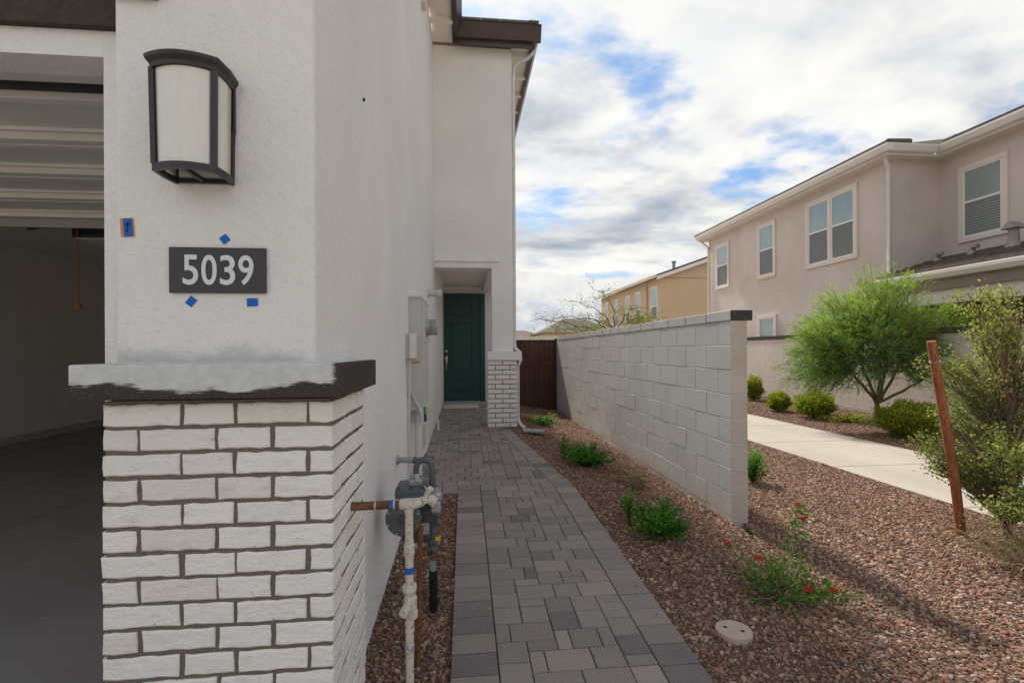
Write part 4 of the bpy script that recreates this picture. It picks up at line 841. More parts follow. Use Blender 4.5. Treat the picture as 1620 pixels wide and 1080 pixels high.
# clean-out cover
cc = empty('cleanout_cover', (1.349, 2.31, 0), 'round tan utility cover with two holes set in the gravel', 'utility cover'); cz = bed_z(1.349, 2.31) + .016
MB().lathe([(.088, -.05), (.088, .008), (.085, .012), (.001, .0125)], (1.349, 2.31, cz), 'z', 36).build('lid', 'cover_tan', cc)
for dx, dy in ((-.034, .022), (.034, -.022)): MB().lathe([(.0095, 0), (.0095, .0005)], (1.349 + dx, 2.31 + dy, cz + .0128), 'z', 14).build('hole', 'hole_dark', cc)

# ------------------------------------------------------------------ beige garden wall across the sidewalk
nw = empty('garden_wall', (8.8, 10, 0), 'beige block garden wall with dark cap across the sidewalk', 'block wall')
NX, NT = 8.73, E + .28
box('mortar_core', 'block_beige', nw, NX + .003, 1.5, -.2, NX + .14, 24.0, NT - .002)
nb = [block_mesh(BL - .006, BH - .006, .15, 60 + k, ('block_beige', 'block_beige')) for k in range(4)]; nc = block_mesh(BL - .004, .10, .19, 70, ('cap_dark', 'cap_dark'))
for r_ in range(8):
    y = 6.1 + (BL / 2 if r_ % 2 else 0)
    while y < 18.5: inst('block', random.choice(nb), nw, (NX + .075, y + BL / 2, NT - BH * (r_ + .5))); y += BL
y = 1.6
while y < 24: inst('cap_block', nc, nw, (NX + .075, y + BL / 2, NT + .051)); y += BL

# ------------------------------------------------------------------ neighbouring houses
def window(parent, X, y0, y1, z0, z1, trim=.10, split=.52, mull=False, blinds=False, axis='x'):
    wm = MB(); t_ = trim                                            # surround, proud of the wall
    wm.box(X - .045, y0, z0, X - .0005, y1, z0 + t_, b=.008); wm.box(X - .045, y0, z1 - t_, X - .0005, y1, z1, b=.008); wm.box(X - .044, y0, z0 + t_ + .0005, X - .0005, y0 + t_, z1 - t_ - .0005); wm.box(X - .044, y1 - t_, z0 + t_ + .0005, X - .0005, y1, z1 - t_ - .0005)
    lights = [(y0 + t_, y1 - t_)]
    if mull: c_ = (y0 + y1) / 2; wm.box(X - .044, c_ - .05, z0 + t_ + .0005, X - .0005, c_ + .05, z1 - t_ - .0005); lights = [(y0 + t_, c_ - .05), (c_ + .05, y1 - t_)]
    wo_ = wm.build('window', 'stucco_trim', parent)
    for a, b in lights:
        lo, hi = z0 + t_, z1 - t_; mid = lo + (hi - lo) * split; f_ = .035
        fm = MB().box(X - .030, a, lo, X - .004, a + f_, hi); fm.box(X - .030, b - f_, lo, X - .004, b, hi); fm.box(X - .030, a + f_, lo, X - .004, b - f_, lo + f_); fm.box(X - .030, a + f_, hi - f_, X - .004, b - f_, hi); fm.box(X - .034, a + f_, mid - .022, X - .004, b - f_, mid + .022); fm.build('frame', 'window_frame', wo_)
        box('pane', 'pane_upper', wo_, X - .014, a + f_, mid + .022, X - .006, b - f_, hi - f_); box('pane', 'pane_lower', wo_, X - .017, a + f_, lo + f_, X - .008, b - f_, mid - .022)
        if blinds:
            z = lo + f_ + .01; bl_ = MB()
            while z < hi - f_ - .01:
                if not (mid - .03 < z < mid + .025): bl_.box(X - .019 if z < mid else X - .0165, a + f_, z, X - .0162 if z > mid else X - .0185, b - f_, z + .03)
                z += .055
            bl_.build('blind', 'blind', wo_)
ph = empty('pink_house', (12, 12, 0), 'two storey pinkish stucco house with a gutter along its eave', 'house')
PXF = 9.6; HZ = E + 4.30
MB().prism([(PXF, 10.0), (10.85, 10.0), (10.85, 2.0), (16.5, 2.0), (16.5, 18.05), (PXF, 18.05)], -.3, HZ).build('wall', 'stucco_pink', ph)
window(ph, PXF, 16.58, 17.52, E + 2.27, E + 3.95); window(ph, PXF, 13.97, 14.90, E + 2.27, E + 4.03); window(ph, PXF, 10.86, 12.64, E + 2.23, E + 4.08, mull=True); window(ph, PXF, 13.95, 14.89, E - .55, E + 1.10)
window(ph, 10.85, 8.58, 9.55, E + 2.30, E + 3.95, blinds=True)
ev = MB(); ev.prism([(PXF - .30, 9.72), (10.55, 9.72), (10.55, 1.6), (17, 1.6), (17, 18.35), (PXF - .30, 18.35)], HZ - .02, HZ + .03); ev.build('soffit', 'gutter_cream', ph)
gq = [(0, 0), (0, .16), (.13, .16), (.13, .12), (.09, .02), (.07, 0)]
gu = MB(); gu.extrude(gq, (PXF - .30, 9.59, HZ + .031), (PXF - .30, 18.35, HZ + .031), ((-1, 0, 0), (0, 0, 1))); gu.extrude(gq, (PXF - .2995, 9.72, HZ + .031), (10.42, 9.72, HZ + .031), ((0, -1, 0), (0, 0, 1))); gu.extrude(gq, (10.55, 1.6, HZ + .031), (10.55, 9.7195, HZ + .031), ((-1, 0, 0), (0, 0, 1))); gu.build('gutter', 'gutter_cream', ph)
zt2 = HZ + .16; rf = MB()
rf.add([(PXF - .36, 9.66, zt2), (PXF - .36, 18.42, zt2), (13, 18.42, zt2 + 1.15), (13, 11.6, zt2 + 1.15)], [(0, 1, 2, 3)]); rf.add([(10.49, 1.5, zt2), (10.49, 9.66, zt2), (13, 9.66, zt2 + .83), (13, 1.5, zt2 + .83)], [(0, 1, 2, 3)]); rf.add([(PXF - .36, 9.66, zt2), (10.6, 9.66, zt2), (13, 11.6, zt2 + 1.15)], [(0, 1, 2)])
rfo = rf.build('roof', 'roof_tile', ph, fix=False)
edge = MB(); edge.box(PXF - .43, 9.62, zt2 + .035, PXF - .10, 18.42, zt2 + .085); edge.box(10.42, 1.5, zt2 + .035, 10.75, 9.5, zt2 + .085); edge.build('tile_edge', 'roof_tile', rfo)
MB().tube([(PXF - .34, 9.66, zt2 + .07), (10.2, 10.1, zt2 + .30)], .07, 8).build('hip_tile', 'roof_tile', rfo); MB().tube([(10.5, 9.3, zt2 + .07), (10.5, 9.55, zt2 + .07)], .06, 8).build('hip_tile', 'roof_tile', rfo)
MB().tube([(PXF - .22, 9.85, HZ + .04), (PXF - .20, 9.87, HZ - .10), (PXF - .08, 9.93, HZ - .22), (PXF - .055, 9.955, HZ - .35), (PXF - .055, 9.955, E + 1.62), (PXF - .12, 9.9, E + 1.56)], .042, 4).build('downspout', 'gutter_cream', ph)
MB().tube([(PXF - .30, 18.2, HZ + .0), (PXF - .06, 18.0, HZ - .3), (PXF - .05, 17.98, .2)], .04, 4).build('downspout', 'gutter_cream', ph)
# its porch: low tiled roof, gutter, beam
pr_ = MB(); rows = 7
for k in range(rows):
    xa = 9.25 + (10.85 - 9.25) * k / rows; xb = 9.25 + (10.85 - 9.25) * (k + 1) / rows + .05; za = E + 1.55 + .50 * k / rows; zb_ = E + 1.55 + .50 * (k + 1) / rows
    pr_.add([(xa, 2.0, za), (xa, 9.95, za), (xb, 9.95, zb_), (xb, 2.0, zb_), (xa, 2.0, za + .06), (xa, 9.95, za + .06), (xb, 9.95, zb_ + .02), (xb, 2.0, zb_ + .02)], [(0, 1, 2, 3), (4, 7, 6, 5), (0, 4, 5, 1), (1, 5, 6, 2), (3, 2, 6, 7), (0, 3, 7, 4)])
pro = pr_.build('porch_roof', 'roof_tile', ph); box('drip_edge', 'gutter_cream', pro, 9.20, 2.0, E + 1.505, 9.26, 9.96, E + 1.535)
tile = MB().box(-.15, 0, -.0, .15, .30, .028, b=.005)
MB().extrude(gq, (9.27, 1.9, E + 1.365), (9.27, 9.97, E + 1.365), ((-1, 0, 0), (0, 0, .75))).build('porch_gutter', 'gutter_cream', ph)
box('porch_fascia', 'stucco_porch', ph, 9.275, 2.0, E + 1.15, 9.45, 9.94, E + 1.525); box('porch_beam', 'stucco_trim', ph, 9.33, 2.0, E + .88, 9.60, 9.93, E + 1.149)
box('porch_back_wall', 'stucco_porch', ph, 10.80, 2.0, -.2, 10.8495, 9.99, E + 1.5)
box('porch_post', 'stucco_pink', ph, 9.35, 2.2, -.2, 9.6, 2.5, E + .8795); box('porch_post', 'stucco_pink', ph, 9.35, 9.60, -.2, 9.6, 9.93, E + .8795)
window(ph, 10.80, 6.1, 7.55, E - .55, E + .62)
def roof_vent(x, y, z, kind):
    mb = MB()
    if kind == 0: mb.lathe([(.10, -.06), (.06, .05), (.055, .09)], (x, y, z), 'z', 12); mb.tube([(x, y, z + .07), (x - .02, y - .06, z + .12), (x - .02, y - .14, z + .12)], .05, 10)
    else: mb.lathe([(.16, -.1), (.09, .06), (.075, .32)], (x, y, z), 'z', 12); mb.add([(x - .14, y - .13, z + .30), (x + .14, y - .13, z + .30), (x + .14, y + .13, z + .30), (x - .14, y + .13, z + .30), (x - .12, y, z + .44), (x + .12, y, z + .44)], [(0, 1, 5, 4), (2, 3, 4, 5), (0, 4, 3), (1, 2, 5), (0, 3, 2, 1)])
    return mb.build('roof_vent', 'vent_metal', ph)
roof_vent(10.3, 9.55, E + 1.93, 0); roof_vent(10.45, 8.95, E + 1.97, 0); roof_vent(10.40, 8.15, E + 1.97, 1)
# tan house beyond
th = empty('tan_house', (15, 33, 0), 'tan stucco two storey house with white gable trim beyond the wall', 'house')
TX, TY, TZ = 11.2, 26.6, E + 4.22
MB().prism([(TX, TY), (18.2, TY), (18.2, 38.5), (TX, 38.5)], -.3, TZ).build('wall', 'stucco_tan', th); MB().add([(TX, TY, TZ), (18.2, TY, TZ), (14.7, TY, TZ + 1.22), (TX, TY + .2, TZ), (18.2, TY + .2, TZ), (14.7, TY + .2, TZ + 1.22)], [(0, 1, 2), (3, 5, 4), (0, 2, 5, 3), (1, 4, 5, 2)]).build('gable', 'stucco_tan', th)
rf = MB(); rk = 1.22 / 3.5
for s, xa, xb in ((1, TX - .35, 14.7), (-1, 18.55, 14.7)):
    za = TZ - .35 * rk + .05; zb_ = TZ + 1.22 + .05
    rf.add([(xa, TY - .35, za), (xb, TY - .35, zb_), (xb, 38.8, zb_), (xa, 38.8, za), (xa, TY - .35, za + .14), (xb, TY - .35, zb_ + .14), (xb, 38.8, zb_ + .14), (xa, 38.8, za + .14)], [(0, 1, 2, 3), (4, 5, 6, 7), (0, 4, 5, 1), (3, 7, 4, 0)])
rf.build('roof', 'roof_tile', th)
ra = MB()
for xa, xb in ((TX - .37, 14.7), (18.57, 14.7)):
    za = TZ - .37 * rk - .12; zb_ = TZ + 1.22 - .12; ra.add([(xa, TY - .42, za), (xb, TY - .42, zb_), (xb, TY - .42, zb_ + .20), (xa, TY - .42, za + .20), (xa, TY - .353, za), (xb, TY - .353, zb_), (xb, TY - .353, zb_ + .2), (xa, TY - .353, za + .2)], [(0, 1, 2, 3), (4, 7, 6, 5), (0, 4, 5, 1), (3, 2, 6, 7)])
ra.build('rake_trim', 'gutter_cream', th)
MB().extrude(gq, (TX - .35, TY - .34, TZ - .10), (TX - .35, 38.8, TZ - .10), ((-1, 0, 0), (0, 0, 1))).build('gutter', 'gutter_cream', th)
MB().tube([(TX - .4, 28.6, TZ - .08), (TX - .08, 28.5, TZ - .35), (TX - .06, 28.5, .2)], .05, 4).build('downspout', 'stucco_tan', th)
box('gable_line', 'stucco_porch', th, TX, TY - .012, TZ - .10, 18.2, TY - .0005, TZ - .06)
for a, b in ((26.95, 27.95), (29.6, 30.55), (31.6, 32.5), (34.1, 35.0), (36.6, 37.4)): window(th, TX, a, b, E + 1.70, E + 3.75, trim=.07, split=.42)
MB().lathe([(.10, 0), (.10, .5), (.15, .5), (.15, .62)], (14.0, 31, TZ + 1.1), 'z', 10).build('chimney_pipe', 'vent_metal', th)
def far_house(x, y, wd, dp, hz, rz, label, mat):
    o = empty('distant_house', (x, y, 0), label, 'house', 'far houses'); MB().box(x - wd / 2, y - dp / 2, -.35, x + wd / 2, y + dp / 2, hz).build('wall', mat, o)
    a, b, c, d_ = x - wd / 2 - .5, x + wd / 2 + .5, y - dp / 2 - .5, y + dp / 2 + .5; k = min(wd, dp) * .42
    MB().add([(a, c, hz), (b, c, hz), (b, d_, hz), (a, d_, hz), (a + k, y, hz + rz), (b - k, y, hz + rz)], [(0, 1, 5, 4), (1, 2, 5), (2, 3, 4, 5), (3, 0, 4), (0, 3, 2, 1)]).build('roof', 'roof_tile', o)
    for dx in (-.25, .25): box('window', 'pane_dark', o, x + wd * dx - .6, y - dp / 2 - .03, hz - 1.5, x + wd * dx + .6, y - dp / 2 - .001, hz - .4)
far_house(7.6, 70, 8, 9, 3.2, 1.2, 'low roof of a distant house above the brown gate', 'stucco_tan'); far_house(14.2, 62, 9, 10, 3.6, 2.0, 'distant grey roofed house left of the tan house', 'stucco_tan')
fw_ = MB().box(-6, 34, -.35, 8.5, 34.2, E + 1.02).build('boundary_wall', 'block_beige'); tag(fw_, 'far beige boundary wall topping out just above the gate', 'wall')

# ------------------------------------------------------------------ plants
def unit(v): return v / np.maximum(np.linalg.norm(v, axis=-1, keepdims=True), 1e-9)
def leaf_quads(C, D, S, wf=.5, cup=.12):
    n = len(C); D = unit(D); A = unit(np.cross(D, unit(rng.normal(size=(n, 3))))); U = np.cross(A, D); S = np.asarray(S).reshape(-1, 1) * np.ones((n, 1))
    V = np.stack([C - D * S * .5, C + A * S * wf * .5 + U * S * cup - D * S * .05, C + D * S * .5, C - A * S * wf * .5 + U * S * cup - D * S * .05], 1).reshape(-1, 3)
    return V, np.arange(4 * n).reshape(-1, 4)
def bez(a, b, c, n):
    t = np.linspace(0, 1, n)[:, None]; return (1 - t) ** 2 * np.asarray(a) + 2 * t * (1 - t) * np.asarray(b) + t * t * np.asarray(c)
def wobble(P, amp):
    k = rng.normal(size=P.shape) * amp; k[0] = 0; return P + k
def in_ellipsoid(n, c, r, shell=.35, zmin=None):
    d = unit(rng.normal(size=(n, 3))); q = (shell + (1 - shell) * rng.random((n, 1)) ** .6); P = np.asarray(c) + d * q * np.asarray(r)
    if zmin is not None: P[:, 2] = np.maximum(P[:, 2], zmin + rng.random(n) * .03)
    return P
# clumpy shrub: stems fan out from the base and carry leaves towards their ends
def shrub(name, label, base, r, h, stems, per, size, mat, stem_mat='twig_dark', group=None, wf=.6, up_=.5, cat='shrub', clump=.05, flat_=False):
    o = empty(name, base, label, cat, group); base = np.array(base, float); sm = MB(); C = []; D = []; Rn = []
    for k in range(stems):
        a = rng.random() * 2 * math.pi; q = rng.random() ** .55; hh = h * (1 - .55 * q ** 2) * rng.uniform(.65, 1.05)
        tip = base + np.array([math.cos(a) * r * q, math.sin(a) * r * q, hh]); mid = base + np.array([math.cos(a) * r * q * (.35 if not flat_ else .6), math.sin(a) * r * q * (.35 if not flat_ else .6), hh * .6])
        P = wobble(bez(base, mid, tip, 7), .006); sm.tube([tuple(p) for p in P], list(np.linspace(.004, .0015, 7)), 4, False)
        t = .25 + .75 * rng.random(per) ** .7; i = t * 6; i0 = np.minimum(i.astype(int), 5); f = (i - i0)[:, None]; c = P[i0] * (1 - f) + P[i0 + 1] * f + rng.normal(size=(per, 3)) * clump * np.array([1, 1, .8])
        d = rng.normal(size=(per, 3)) + np.array([math.cos(a) * .5, math.sin(a) * .5, up_]); c[:, 2] = np.maximum(c[:, 2], base[2] + .012)
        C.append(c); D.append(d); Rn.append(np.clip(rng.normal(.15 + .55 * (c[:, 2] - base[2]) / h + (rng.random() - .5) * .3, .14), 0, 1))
    C = np.vstack(C); D = np.vstack(D); V, F = leaf_quads(C, D, size * rng.uniform(.6, 1.15, len(C)), wf)
    quick_mesh('foliage', V, F, mat, np.concatenate(Rn), o, tuple(base), 'stuff'); sm.build('stem', stem_mat, o, fix=False); return o
gz = lambda x, y: bed_z(x, y)
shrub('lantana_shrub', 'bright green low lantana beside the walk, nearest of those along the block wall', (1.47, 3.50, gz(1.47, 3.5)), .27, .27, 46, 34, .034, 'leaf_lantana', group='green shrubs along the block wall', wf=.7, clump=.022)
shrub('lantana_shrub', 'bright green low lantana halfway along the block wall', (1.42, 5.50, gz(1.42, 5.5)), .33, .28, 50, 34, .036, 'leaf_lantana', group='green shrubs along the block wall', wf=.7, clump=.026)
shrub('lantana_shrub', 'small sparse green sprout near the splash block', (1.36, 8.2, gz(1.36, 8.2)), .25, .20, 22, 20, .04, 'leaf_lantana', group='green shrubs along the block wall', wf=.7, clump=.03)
for (x, y, r_, lb) in ((1.30, 3.72, .03, 'tall upright green sprig behind the nearest lantana'), (1.20, 5.72, .04, 'tall upright green sprig behind the middle lantana')):
    shrub('green_sprig', lb, (x, y, gz(x, y)), r_ * 1.6, .33, 7, 26, .034, 'leaf_tuft', group='upright sprigs', wf=.7, clump=.018, cat='sprig')
for (x, y, lb) in ((1.62, 8.9, 'dry brown weed close to the gate at the far end of the gravel bed'), (1.15, 8.6, 'dry brown weed beside the splash block'), (1.75, 4.7, 'thin dry weed between the two green lantanas')):
    shrub('dry_weed', lb, (x, y, gz(x, y)), .18, .22, 16, 9, .03, 'leaf_dry', 'twig_tan', group='dry weeds by the block wall', cat='weed', clump=.02)
shrub('green_bush', 'green bush just past the end of the block wall', (3.05, 4.85, 0), .16, .40, 42, 30, .032, 'leaf_lantana', wf=.45, clump=.03)
# red flowering plant: sparse arching stems
fp = shrub('flowering_plant', 'sprawling green plant with red flowers in the near gravel', (1.84, 2.62, gz(1.84, 2.62)), .34, .19, 38, 20, .030, 'leaf_flowering', 'twig_tan', cat='flowering plant', wf=.75, clump=.018, flat_=True)
tips = [(2.02, 2.74, .47), (2.03, 2.72, .40), (1.58, 2.78, .25), (1.72, 2.66, .20), (1.98, 2.42, .12), (1.90, 2.50, .09)]
fs = MB(); C = []; D = []; base = np.array([1.86, 2.66, 0.0])
for k, (x, y, z) in enumerate(tips):
    P = wobble(bez(base, ((base[0] + x) / 2 + .02, (base[1] + y) / 2, z * .75), (x, y, z), 9), .004); fs.tube([tuple(p) for p in P], list(np.linspace(.0045, .0018, 9)), 5, False)
    for p in P[3:]:
        n = 9 if k < 2 else 5; c = p + rng.normal(size=(n, 3)) * .028; C.append(c); D.append(rng.normal(size=(n, 3)) + [0, 0, .4])
    pc_ = np.array([x, y, z + .008]) + rng.normal(size=(34, 3)) * np.array([.012, .012, .007]); V, F = leaf_quads(pc_, rng.normal(size=(34, 3)) + [0, 0, .6], .012, .9); quick_mesh('flower', V, F, 'petal_red', rng.random(34), fp, (x, y, z))
C = np.vstack(C); D = np.vstack(D); V, F = leaf_quads(C, D, .030 * rng.uniform(.7, 1.2, len(C)), .75); quick_mesh('upper_foliage', V, F, 'leaf_flowering', np.clip(rng.normal(.6, .2, len(C)), 0, 1), fp, (1.86, 2.66, 0), 'stuff'); fs.build('stem', 'twig_tan', fp, fix=False)
# clipped yellow-green bushes by the far kerb of the sidewalk
def bush(c, r, h, label, n=5200):
    base = np.array([c[0], c[1], .02 + (c[0] - 6.22) * .022]); o = empty('round_bush', tuple(base), label, 'bush', 'clipped bushes along the sidewalk')
    d = unit(rng.normal(size=(n, 3))); q = rng.random((n, 1)) ** .28; P = d * q * np.array([r, r, h * .55]); lump = 1 + .16 * np.sin(d[:, :1] * 6 + c[0] * 9) * np.sin(d[:, 1:2] * 5 + c[1] * 7) + .10 * np.sin(d[:, 2:] * 8 + d[:, :1] * 4) + np.where(rng.random((n, 1)) < .12, rng.random((n, 1)) * .22, 0); P = P * lump; P[:, 2] += h * .48; P += base
    k = P[:, 2] > base[2] + .01; P, d, q = P[k], d[k], q[k]; D = d * .6 + rng.normal(size=P.shape) * .5 + [0, 0, .9]
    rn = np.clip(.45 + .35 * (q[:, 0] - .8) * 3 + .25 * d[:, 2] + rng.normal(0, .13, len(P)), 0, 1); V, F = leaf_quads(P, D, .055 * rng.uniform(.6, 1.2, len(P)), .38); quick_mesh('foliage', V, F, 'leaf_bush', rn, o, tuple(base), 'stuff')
    sm = MB()
    for i in range(9): a = i * .7; sm.tube([tuple(base + [0, 0, -.02]), tuple(base + [math.cos(a) * r * .3, math.sin(a) * r * .3, h * .35]), tuple(base + [math.cos(a) * r * .6, math.sin(a) * r * .6, h * .62])], [.012, .008, .004], 5, False)
    sm.build('stem', 'twig_dark', o, fix=False)
bush((7.15, 10.35), .25, .40, 'small round yellow green bush by the garden wall, left one', 3800); bush((7.18, 9.25), .36, .50, 'round yellow green bush between the small bush and the feathery tree')
bush((7.0, 6.95), .44, .54, 'wide yellow green bush right of the feathery tree', 6000); bush((7.9, 12.5), .26, .62, 'tall narrow green bush showing past the block wall end', 4200)
shrub('ground_cover', 'low yellowish ground plants under the feathery tree', (7.35, 8.55, .03), .55, .16, 50, 16, .05, 'leaf_bush', group=None, wf=.4, clump=.04)
# feathery tree (fine bipinnate foliage)
def feather(C, D, L_, pairs, lf, wf=.34):
    """sprigs: rachis with leaflet pairs; returns quads"""
    n = len(C); D = unit(D); A = unit(np.cross(D, unit(rng.normal(size=(n, 3))))); out_c = []; out_d = []
    for k in range(pairs):
        t = (k + .6) / pairs; dr_ = np.array([0, 0, -.16]) * (t ** 2) * L_[:, None]
        p = C + D * (L_ * t)[:, None] + dr_
        for s in (-1, 1): out_c.append(p + A * s * lf * .5 * (1 - .4 * t)); out_d.append(A * s + D * .55 + rng.normal(size=D.shape) * .15)
    return np.vstack(out_c), np.vstack(out_d)
ac = empty('feathery_tree', (7.85, 8.45, .03), 'green feathery leaved multi trunk tree before the garden wall', 'tree'); B0 = np.array([7.85, 8.45, -.02])
tk = MB(); fork = B0 + [-.02, 0, .42]
limbs = [((7.30, 8.35, .95), (6.75, 8.25, 1.35)), ((7.55, 8.40, 1.05), (7.25, 8.5, 1.75)), ((8.10, 8.35, .85), (8.35, 8.3, 1.55)), ((8.05, 8.6, 1.0), (8.15, 8.7, 1.95)), ((8.5, 8.3, .70), (9.0, 8.1, 1.25)), ((7.6, 8.05, .9), (7.4, 7.7, 1.4))]
tk.tube([tuple(B0), tuple(B0 + [.015, 0, .18]), tuple(fork)], [.05, .042, .04], 8); LP = []
for a, b in limbs:
    P = wobble(bez(fork, a, b, 10), .012); tk.tube([tuple(p) for p in P], list(np.linspace(.034, .014, 10)), 7); LP.append(P)
lobes = [((6.65, 8.25, 1.60), (.72, .6, .46), 90), ((7.15, 8.35, 2.05), (.72, .7, .46), 90), ((8.15, 8.4, 2.25), (.80, .7, .55), 85), ((7.6, 8.25, 1.55), (1.0, .7, .36), 90), ((8.85, 8.25, 1.85), (.80, .6, .50), 80), ((6.20, 8.2, 1.15), (.42, .4, .45), 44), ((8.0, 8.4, 2.75), (.60, .4, .26), 36), ((6.7, 8.1, .92), (.55, .4, .25), 30), ((9.0, 8.1, 1.35), (.6, .5, .35), 50), ((6.9, 8.3, 2.45), (.25, .3, .25), 12), ((5.95, 8.1, .95), (.35, .35, .35), 26), ((6.3, 8.1, 1.75), (.4, .4, .25), 20), ((9.45, 8.1, 2.1), (.45, .4, .28), 34), ((7.6, 8.4, 2.8), (.2, .3, .25), 10), ((7.15, 8.0, .92), (.50, .3, .26), 26), ((8.45, 8.0, 1.0), (.5, .3, .28), 26), ((6.3, 7.9, .72), (.35, .3, .2), 14)]
C = []; D = []; LL = []; RN = []; OC = []; OD = []; OL = []
for ci, (c, r, n) in enumerate(lobes):
    T = in_ellipsoid(int(n * .9), c, np.array(r) * 1.12, .35)
    for q in T:
        P = LP[rng.integers(len(LP))] if rng.random() < .3 else min(LP, key=lambda z_: np.linalg.norm(z_[-1] - q)); s = P[rng.integers(5, 10)]
        br = wobble(bez(s, (s + q) / 2 + np.array([0, 0, .12]), q, 8), .014); tk.tube([tuple(p) for p in br], list(np.linspace(.008, .002, 8)), 4, False)
        outw = unit(q - np.array([7.8, 8.4, 1.0])); m_ = 13
        t = rng.random(m_) ** .6; i = 2 + t * 5; i0 = np.minimum(i.astype(int), 6); f = (i - i0)[:, None]; cc_ = br[i0] * (1 - f) + br[i0 + 1] * f + rng.normal(size=(m_, 3)) * .045
        dd = outw * 1.2 + rng.normal(size=(m_, 3)) * .55 + [0, 0, -.10]
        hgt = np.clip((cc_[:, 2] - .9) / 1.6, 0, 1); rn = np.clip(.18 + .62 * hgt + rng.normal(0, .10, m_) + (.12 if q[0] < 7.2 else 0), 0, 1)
        old = (abs(q[0] - 8.7) < .40 and 1.5 < q[2] < 2.1 and rng.random() < .75)
        if old: OC.append(cc_); OD.append(dd); OL.append(rng.uniform(.07, .14, m_))
        else: C.append(cc_); D.append(dd); LL.append(rng.uniform(.11, .26, m_)); RN.append(rn)
C = np.vstack(C); D = np.vstack(D); LL = np.concatenate(LL); RN = np.concatenate(RN)
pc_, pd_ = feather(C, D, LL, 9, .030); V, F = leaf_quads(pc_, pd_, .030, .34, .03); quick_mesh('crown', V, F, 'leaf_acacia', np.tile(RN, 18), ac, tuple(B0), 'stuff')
if OC:
    C = np.vstack(OC); D = np.vstack(OD); LL = np.concatenate(OL); pc_, pd_ = feather(C, D, LL, 5, .028); V, F = leaf_quads(pc_, pd_, .028, .36, .03); tag(quick_mesh('yellowed_foliage', V, F, 'leaf_acacia_old', rng.random(len(F)), ac, tuple(B0), 'stuff'), 'ochre yellowed fronds in the right of the crown')
tk.build('trunk', 'bark_green', ac, fix=False)
# staked tree at the right edge
ot = empty('staked_tree', (4.08, 3.25, 0), 'young grey green small leaved tree tied to a wooden stake', 'tree'); tk = MB(); B0 = np.array([4.08, 3.25, -.03])
P0 = wobble(bez(B0, (4.04, 3.22, .8), (4.13, 3.2, 1.72), 14), .008); tk.tube([tuple(p) for p in P0], list(np.linspace(.028, .010, 14)), 8)
lobes = [((3.627, 3.463, 0.646), (0.162, 0.216, 0.141), 25), ((3.861, 3.416, 0.529), (0.216, 0.216, 0.184), 37), ((3.791, 3.51, 0.903), (0.162, 0.216, 0.087), 17), ((4.118, 3.393, 0.412), (0.238, 0.238, 0.184), 37), ((3.72, 2.94, 0.78), (0.24, 0.24, 0.16), 30), ((4.072, 3.533, 1.044), (0.26, 0.238, 0.119), 32), ((3.884, 3.627, 1.278), (0.162, 0.195, 0.097), 20), ((4.235, 3.627, 1.371), (0.26, 0.238, 0.13), 39), ((3.8, 3.14, 1.6), (0.2, 0.2, 0.14), 32), ((3.7, 3.2, 1.84), (0.1, 0.1, 0.06), 10), ((3.93, 3.22, 1.84), (0.14, 0.1, 0.08), 13), ((4.15, 3.1, 1.2), (0.28, 0.35, 0.6), 68), ((3.85, 2.86, 0.4), (0.26, 0.22, 0.16), 30), ((3.42, 2.82, 0.4), (0.14, 0.14, 0.08), 8)]
C = []; D = []; RN = []
for c, r, n in lobes:
    for q in in_ellipsoid(n, c, r, .15):
        s = P0[np.clip(int((q[2] - .1) / 2.15 * 14) - rng.integers(0, 3), 1, 13)]; br = wobble(bez(s, (s + q) / 2 + np.array([0, 0, .05]), q, 8), .010); tk.tube([tuple(p) for p in br], list(np.linspace(.0055, .0014, 8)), 4, False)
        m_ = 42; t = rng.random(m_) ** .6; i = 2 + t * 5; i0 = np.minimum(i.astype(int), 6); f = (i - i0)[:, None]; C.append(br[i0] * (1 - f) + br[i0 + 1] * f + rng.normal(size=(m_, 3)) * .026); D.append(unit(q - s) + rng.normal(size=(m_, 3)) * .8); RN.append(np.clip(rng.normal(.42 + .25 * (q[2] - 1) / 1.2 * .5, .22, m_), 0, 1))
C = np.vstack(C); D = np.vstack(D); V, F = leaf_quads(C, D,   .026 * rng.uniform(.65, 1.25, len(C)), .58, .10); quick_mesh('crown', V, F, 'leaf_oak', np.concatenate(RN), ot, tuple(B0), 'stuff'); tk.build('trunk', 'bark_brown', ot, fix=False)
st = empty('tree_stake', (3.76, 3.30, 0), 'leaning reddish wooden tree stake with a wire tie', 'stake'); P = [(3.765, 3.30, -.1), (3.69, 3.29, .42), (3.585, 3.28, .95), (3.475, 3.27, E + .055)]
MB().tube(P, [.030, .031, .030, .029], 12).build('pole', 'stake_wood', st); wt = MB()
for k in range(3): wt.tube([(3.512 + .034 * math.cos(a), 3.275 + .034 * math.sin(a), E - .105 + k * .008 + .004 * math.sin(a)) for a in np.linspace(0, 6.283, 14)], .0018, 4)
wt.tube([(3.545, 3.27, E - .10), (3.8, 3.24, E - .115), (4.07, 3.22, E - .12)], .0018, 4); wt.build('wire_tie', 'zinc', st)
# dry wispy shrub at the foot of the stake
shrub('wispy_shrub', 'dry wispy grey green shrub at the foot of the stake', (3.62, 2.75, 0), .55, .34, 95, 16, .022, 'leaf_dry', 'twig_tan', wf=.32, clump=.035, flat_=True)
shrub('wispy_shrub', 'grey green fine leaved shrub below the staked tree', (3.95, 2.62, 0), .38, .46, 60, 26, .022, 'leaf_oak', 'twig_tan', wf=.35, clump=.035)
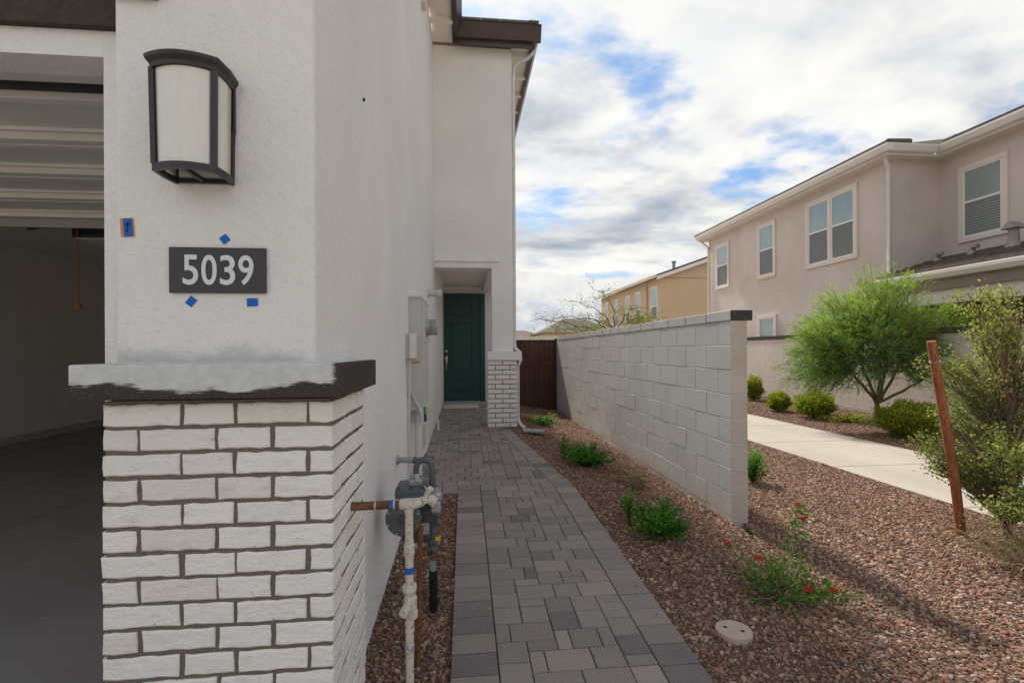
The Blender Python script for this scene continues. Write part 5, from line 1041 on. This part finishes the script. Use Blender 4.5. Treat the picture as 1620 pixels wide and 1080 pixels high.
# sparse palo verde beyond the block wall
pv = empty('palo_verde', (4.25, 13.2, 0), 'sparse wispy green tree arching above the block wall', 'tree'); B0 = np.array([4.25, 13.2, -.3]); tk = MB(); fk = np.array([4.22, 13.2, E + .35])
tk.tube([tuple(B0), (4.2, 13.2, .7), tuple(fk)], [.06, .05, .04], 7)
arcs = [((4.0, 13, E + 1.2), (2.9, 12.9, E + 1.35)), ((3.6, 13, E + 1.1), (2.2, 12.9, E + .85)), ((4.3, 13, E + 1.5), (3.55, 13, E + 1.72)), ((3.4, 13, E + .7), (2.35, 12.8, E + .55)), ((4.6, 13.1, E + 1.0), (5.2, 13.1, E + .95)), ((4.9, 13, E + .7), (5.75, 13.0, E + .55)), ((4.2, 13, E + .8), (3.3, 13, E + .85)), ((2.6, 13, E + .95), (1.75, 12.9, E + .80)), ((4.5, 13, E + 1.2), (4.7, 13, E + 1.15)), ((3.2, 13, E + .45), (2.0, 13, E + .42))]
C = []; D = []
for a, b in arcs:
    P = wobble(bez(fk, a, b, 12), .03); tk.tube([tuple(p) for p in P], list(np.linspace(.018, .005, 12)), 5, False)
    for j in range(16):
        s = P[rng.integers(4, 12)]; q = s + rng.normal(size=3) * np.array([.30, .25, .14]) + [0, 0, .02]; br = wobble(bez(s, (s + q) / 2 + [0, 0, .05], q, 6), .012); tk.tube([tuple(p) for p in br], list(np.linspace(.005, .002, 6)), 4, False)
        m_ = 16 if rng.random() < .55 else 4; C.append(br[rng.integers(2, 6, m_)] + rng.normal(size=(m_, 3)) * .06); D.append(rng.normal(size=(m_, 3)))
for c, r, n in (((4.9, 13.0, E + .78), (.55, .4, .26), 900), ((3.5, 13, E + .58), (.7, .4, .16), 420), ((5.3, 13, E + .62), (.45, .3, .12), 220)):
    c_ = in_ellipsoid(n, c, r, .1); C.append(c_); D.append(rng.normal(size=(n, 3)))
C = np.vstack(C); D = np.vstack(D); V, F = leaf_quads(C, D, .055 * rng.uniform(.6, 1.2, len(C)), .42); quick_mesh('crown', V, F, 'leaf_verde', rng.random(len(C)), pv, tuple(B0), 'stuff'); tk.build('trunk', 'bark_green', pv, fix=False)
shrub('far_shrub', 'green shrub top showing above the brown gate', (2.55, 17.5, -.3), .55, E + .95, 40, 40, .09, 'leaf_verde', clump=.12)
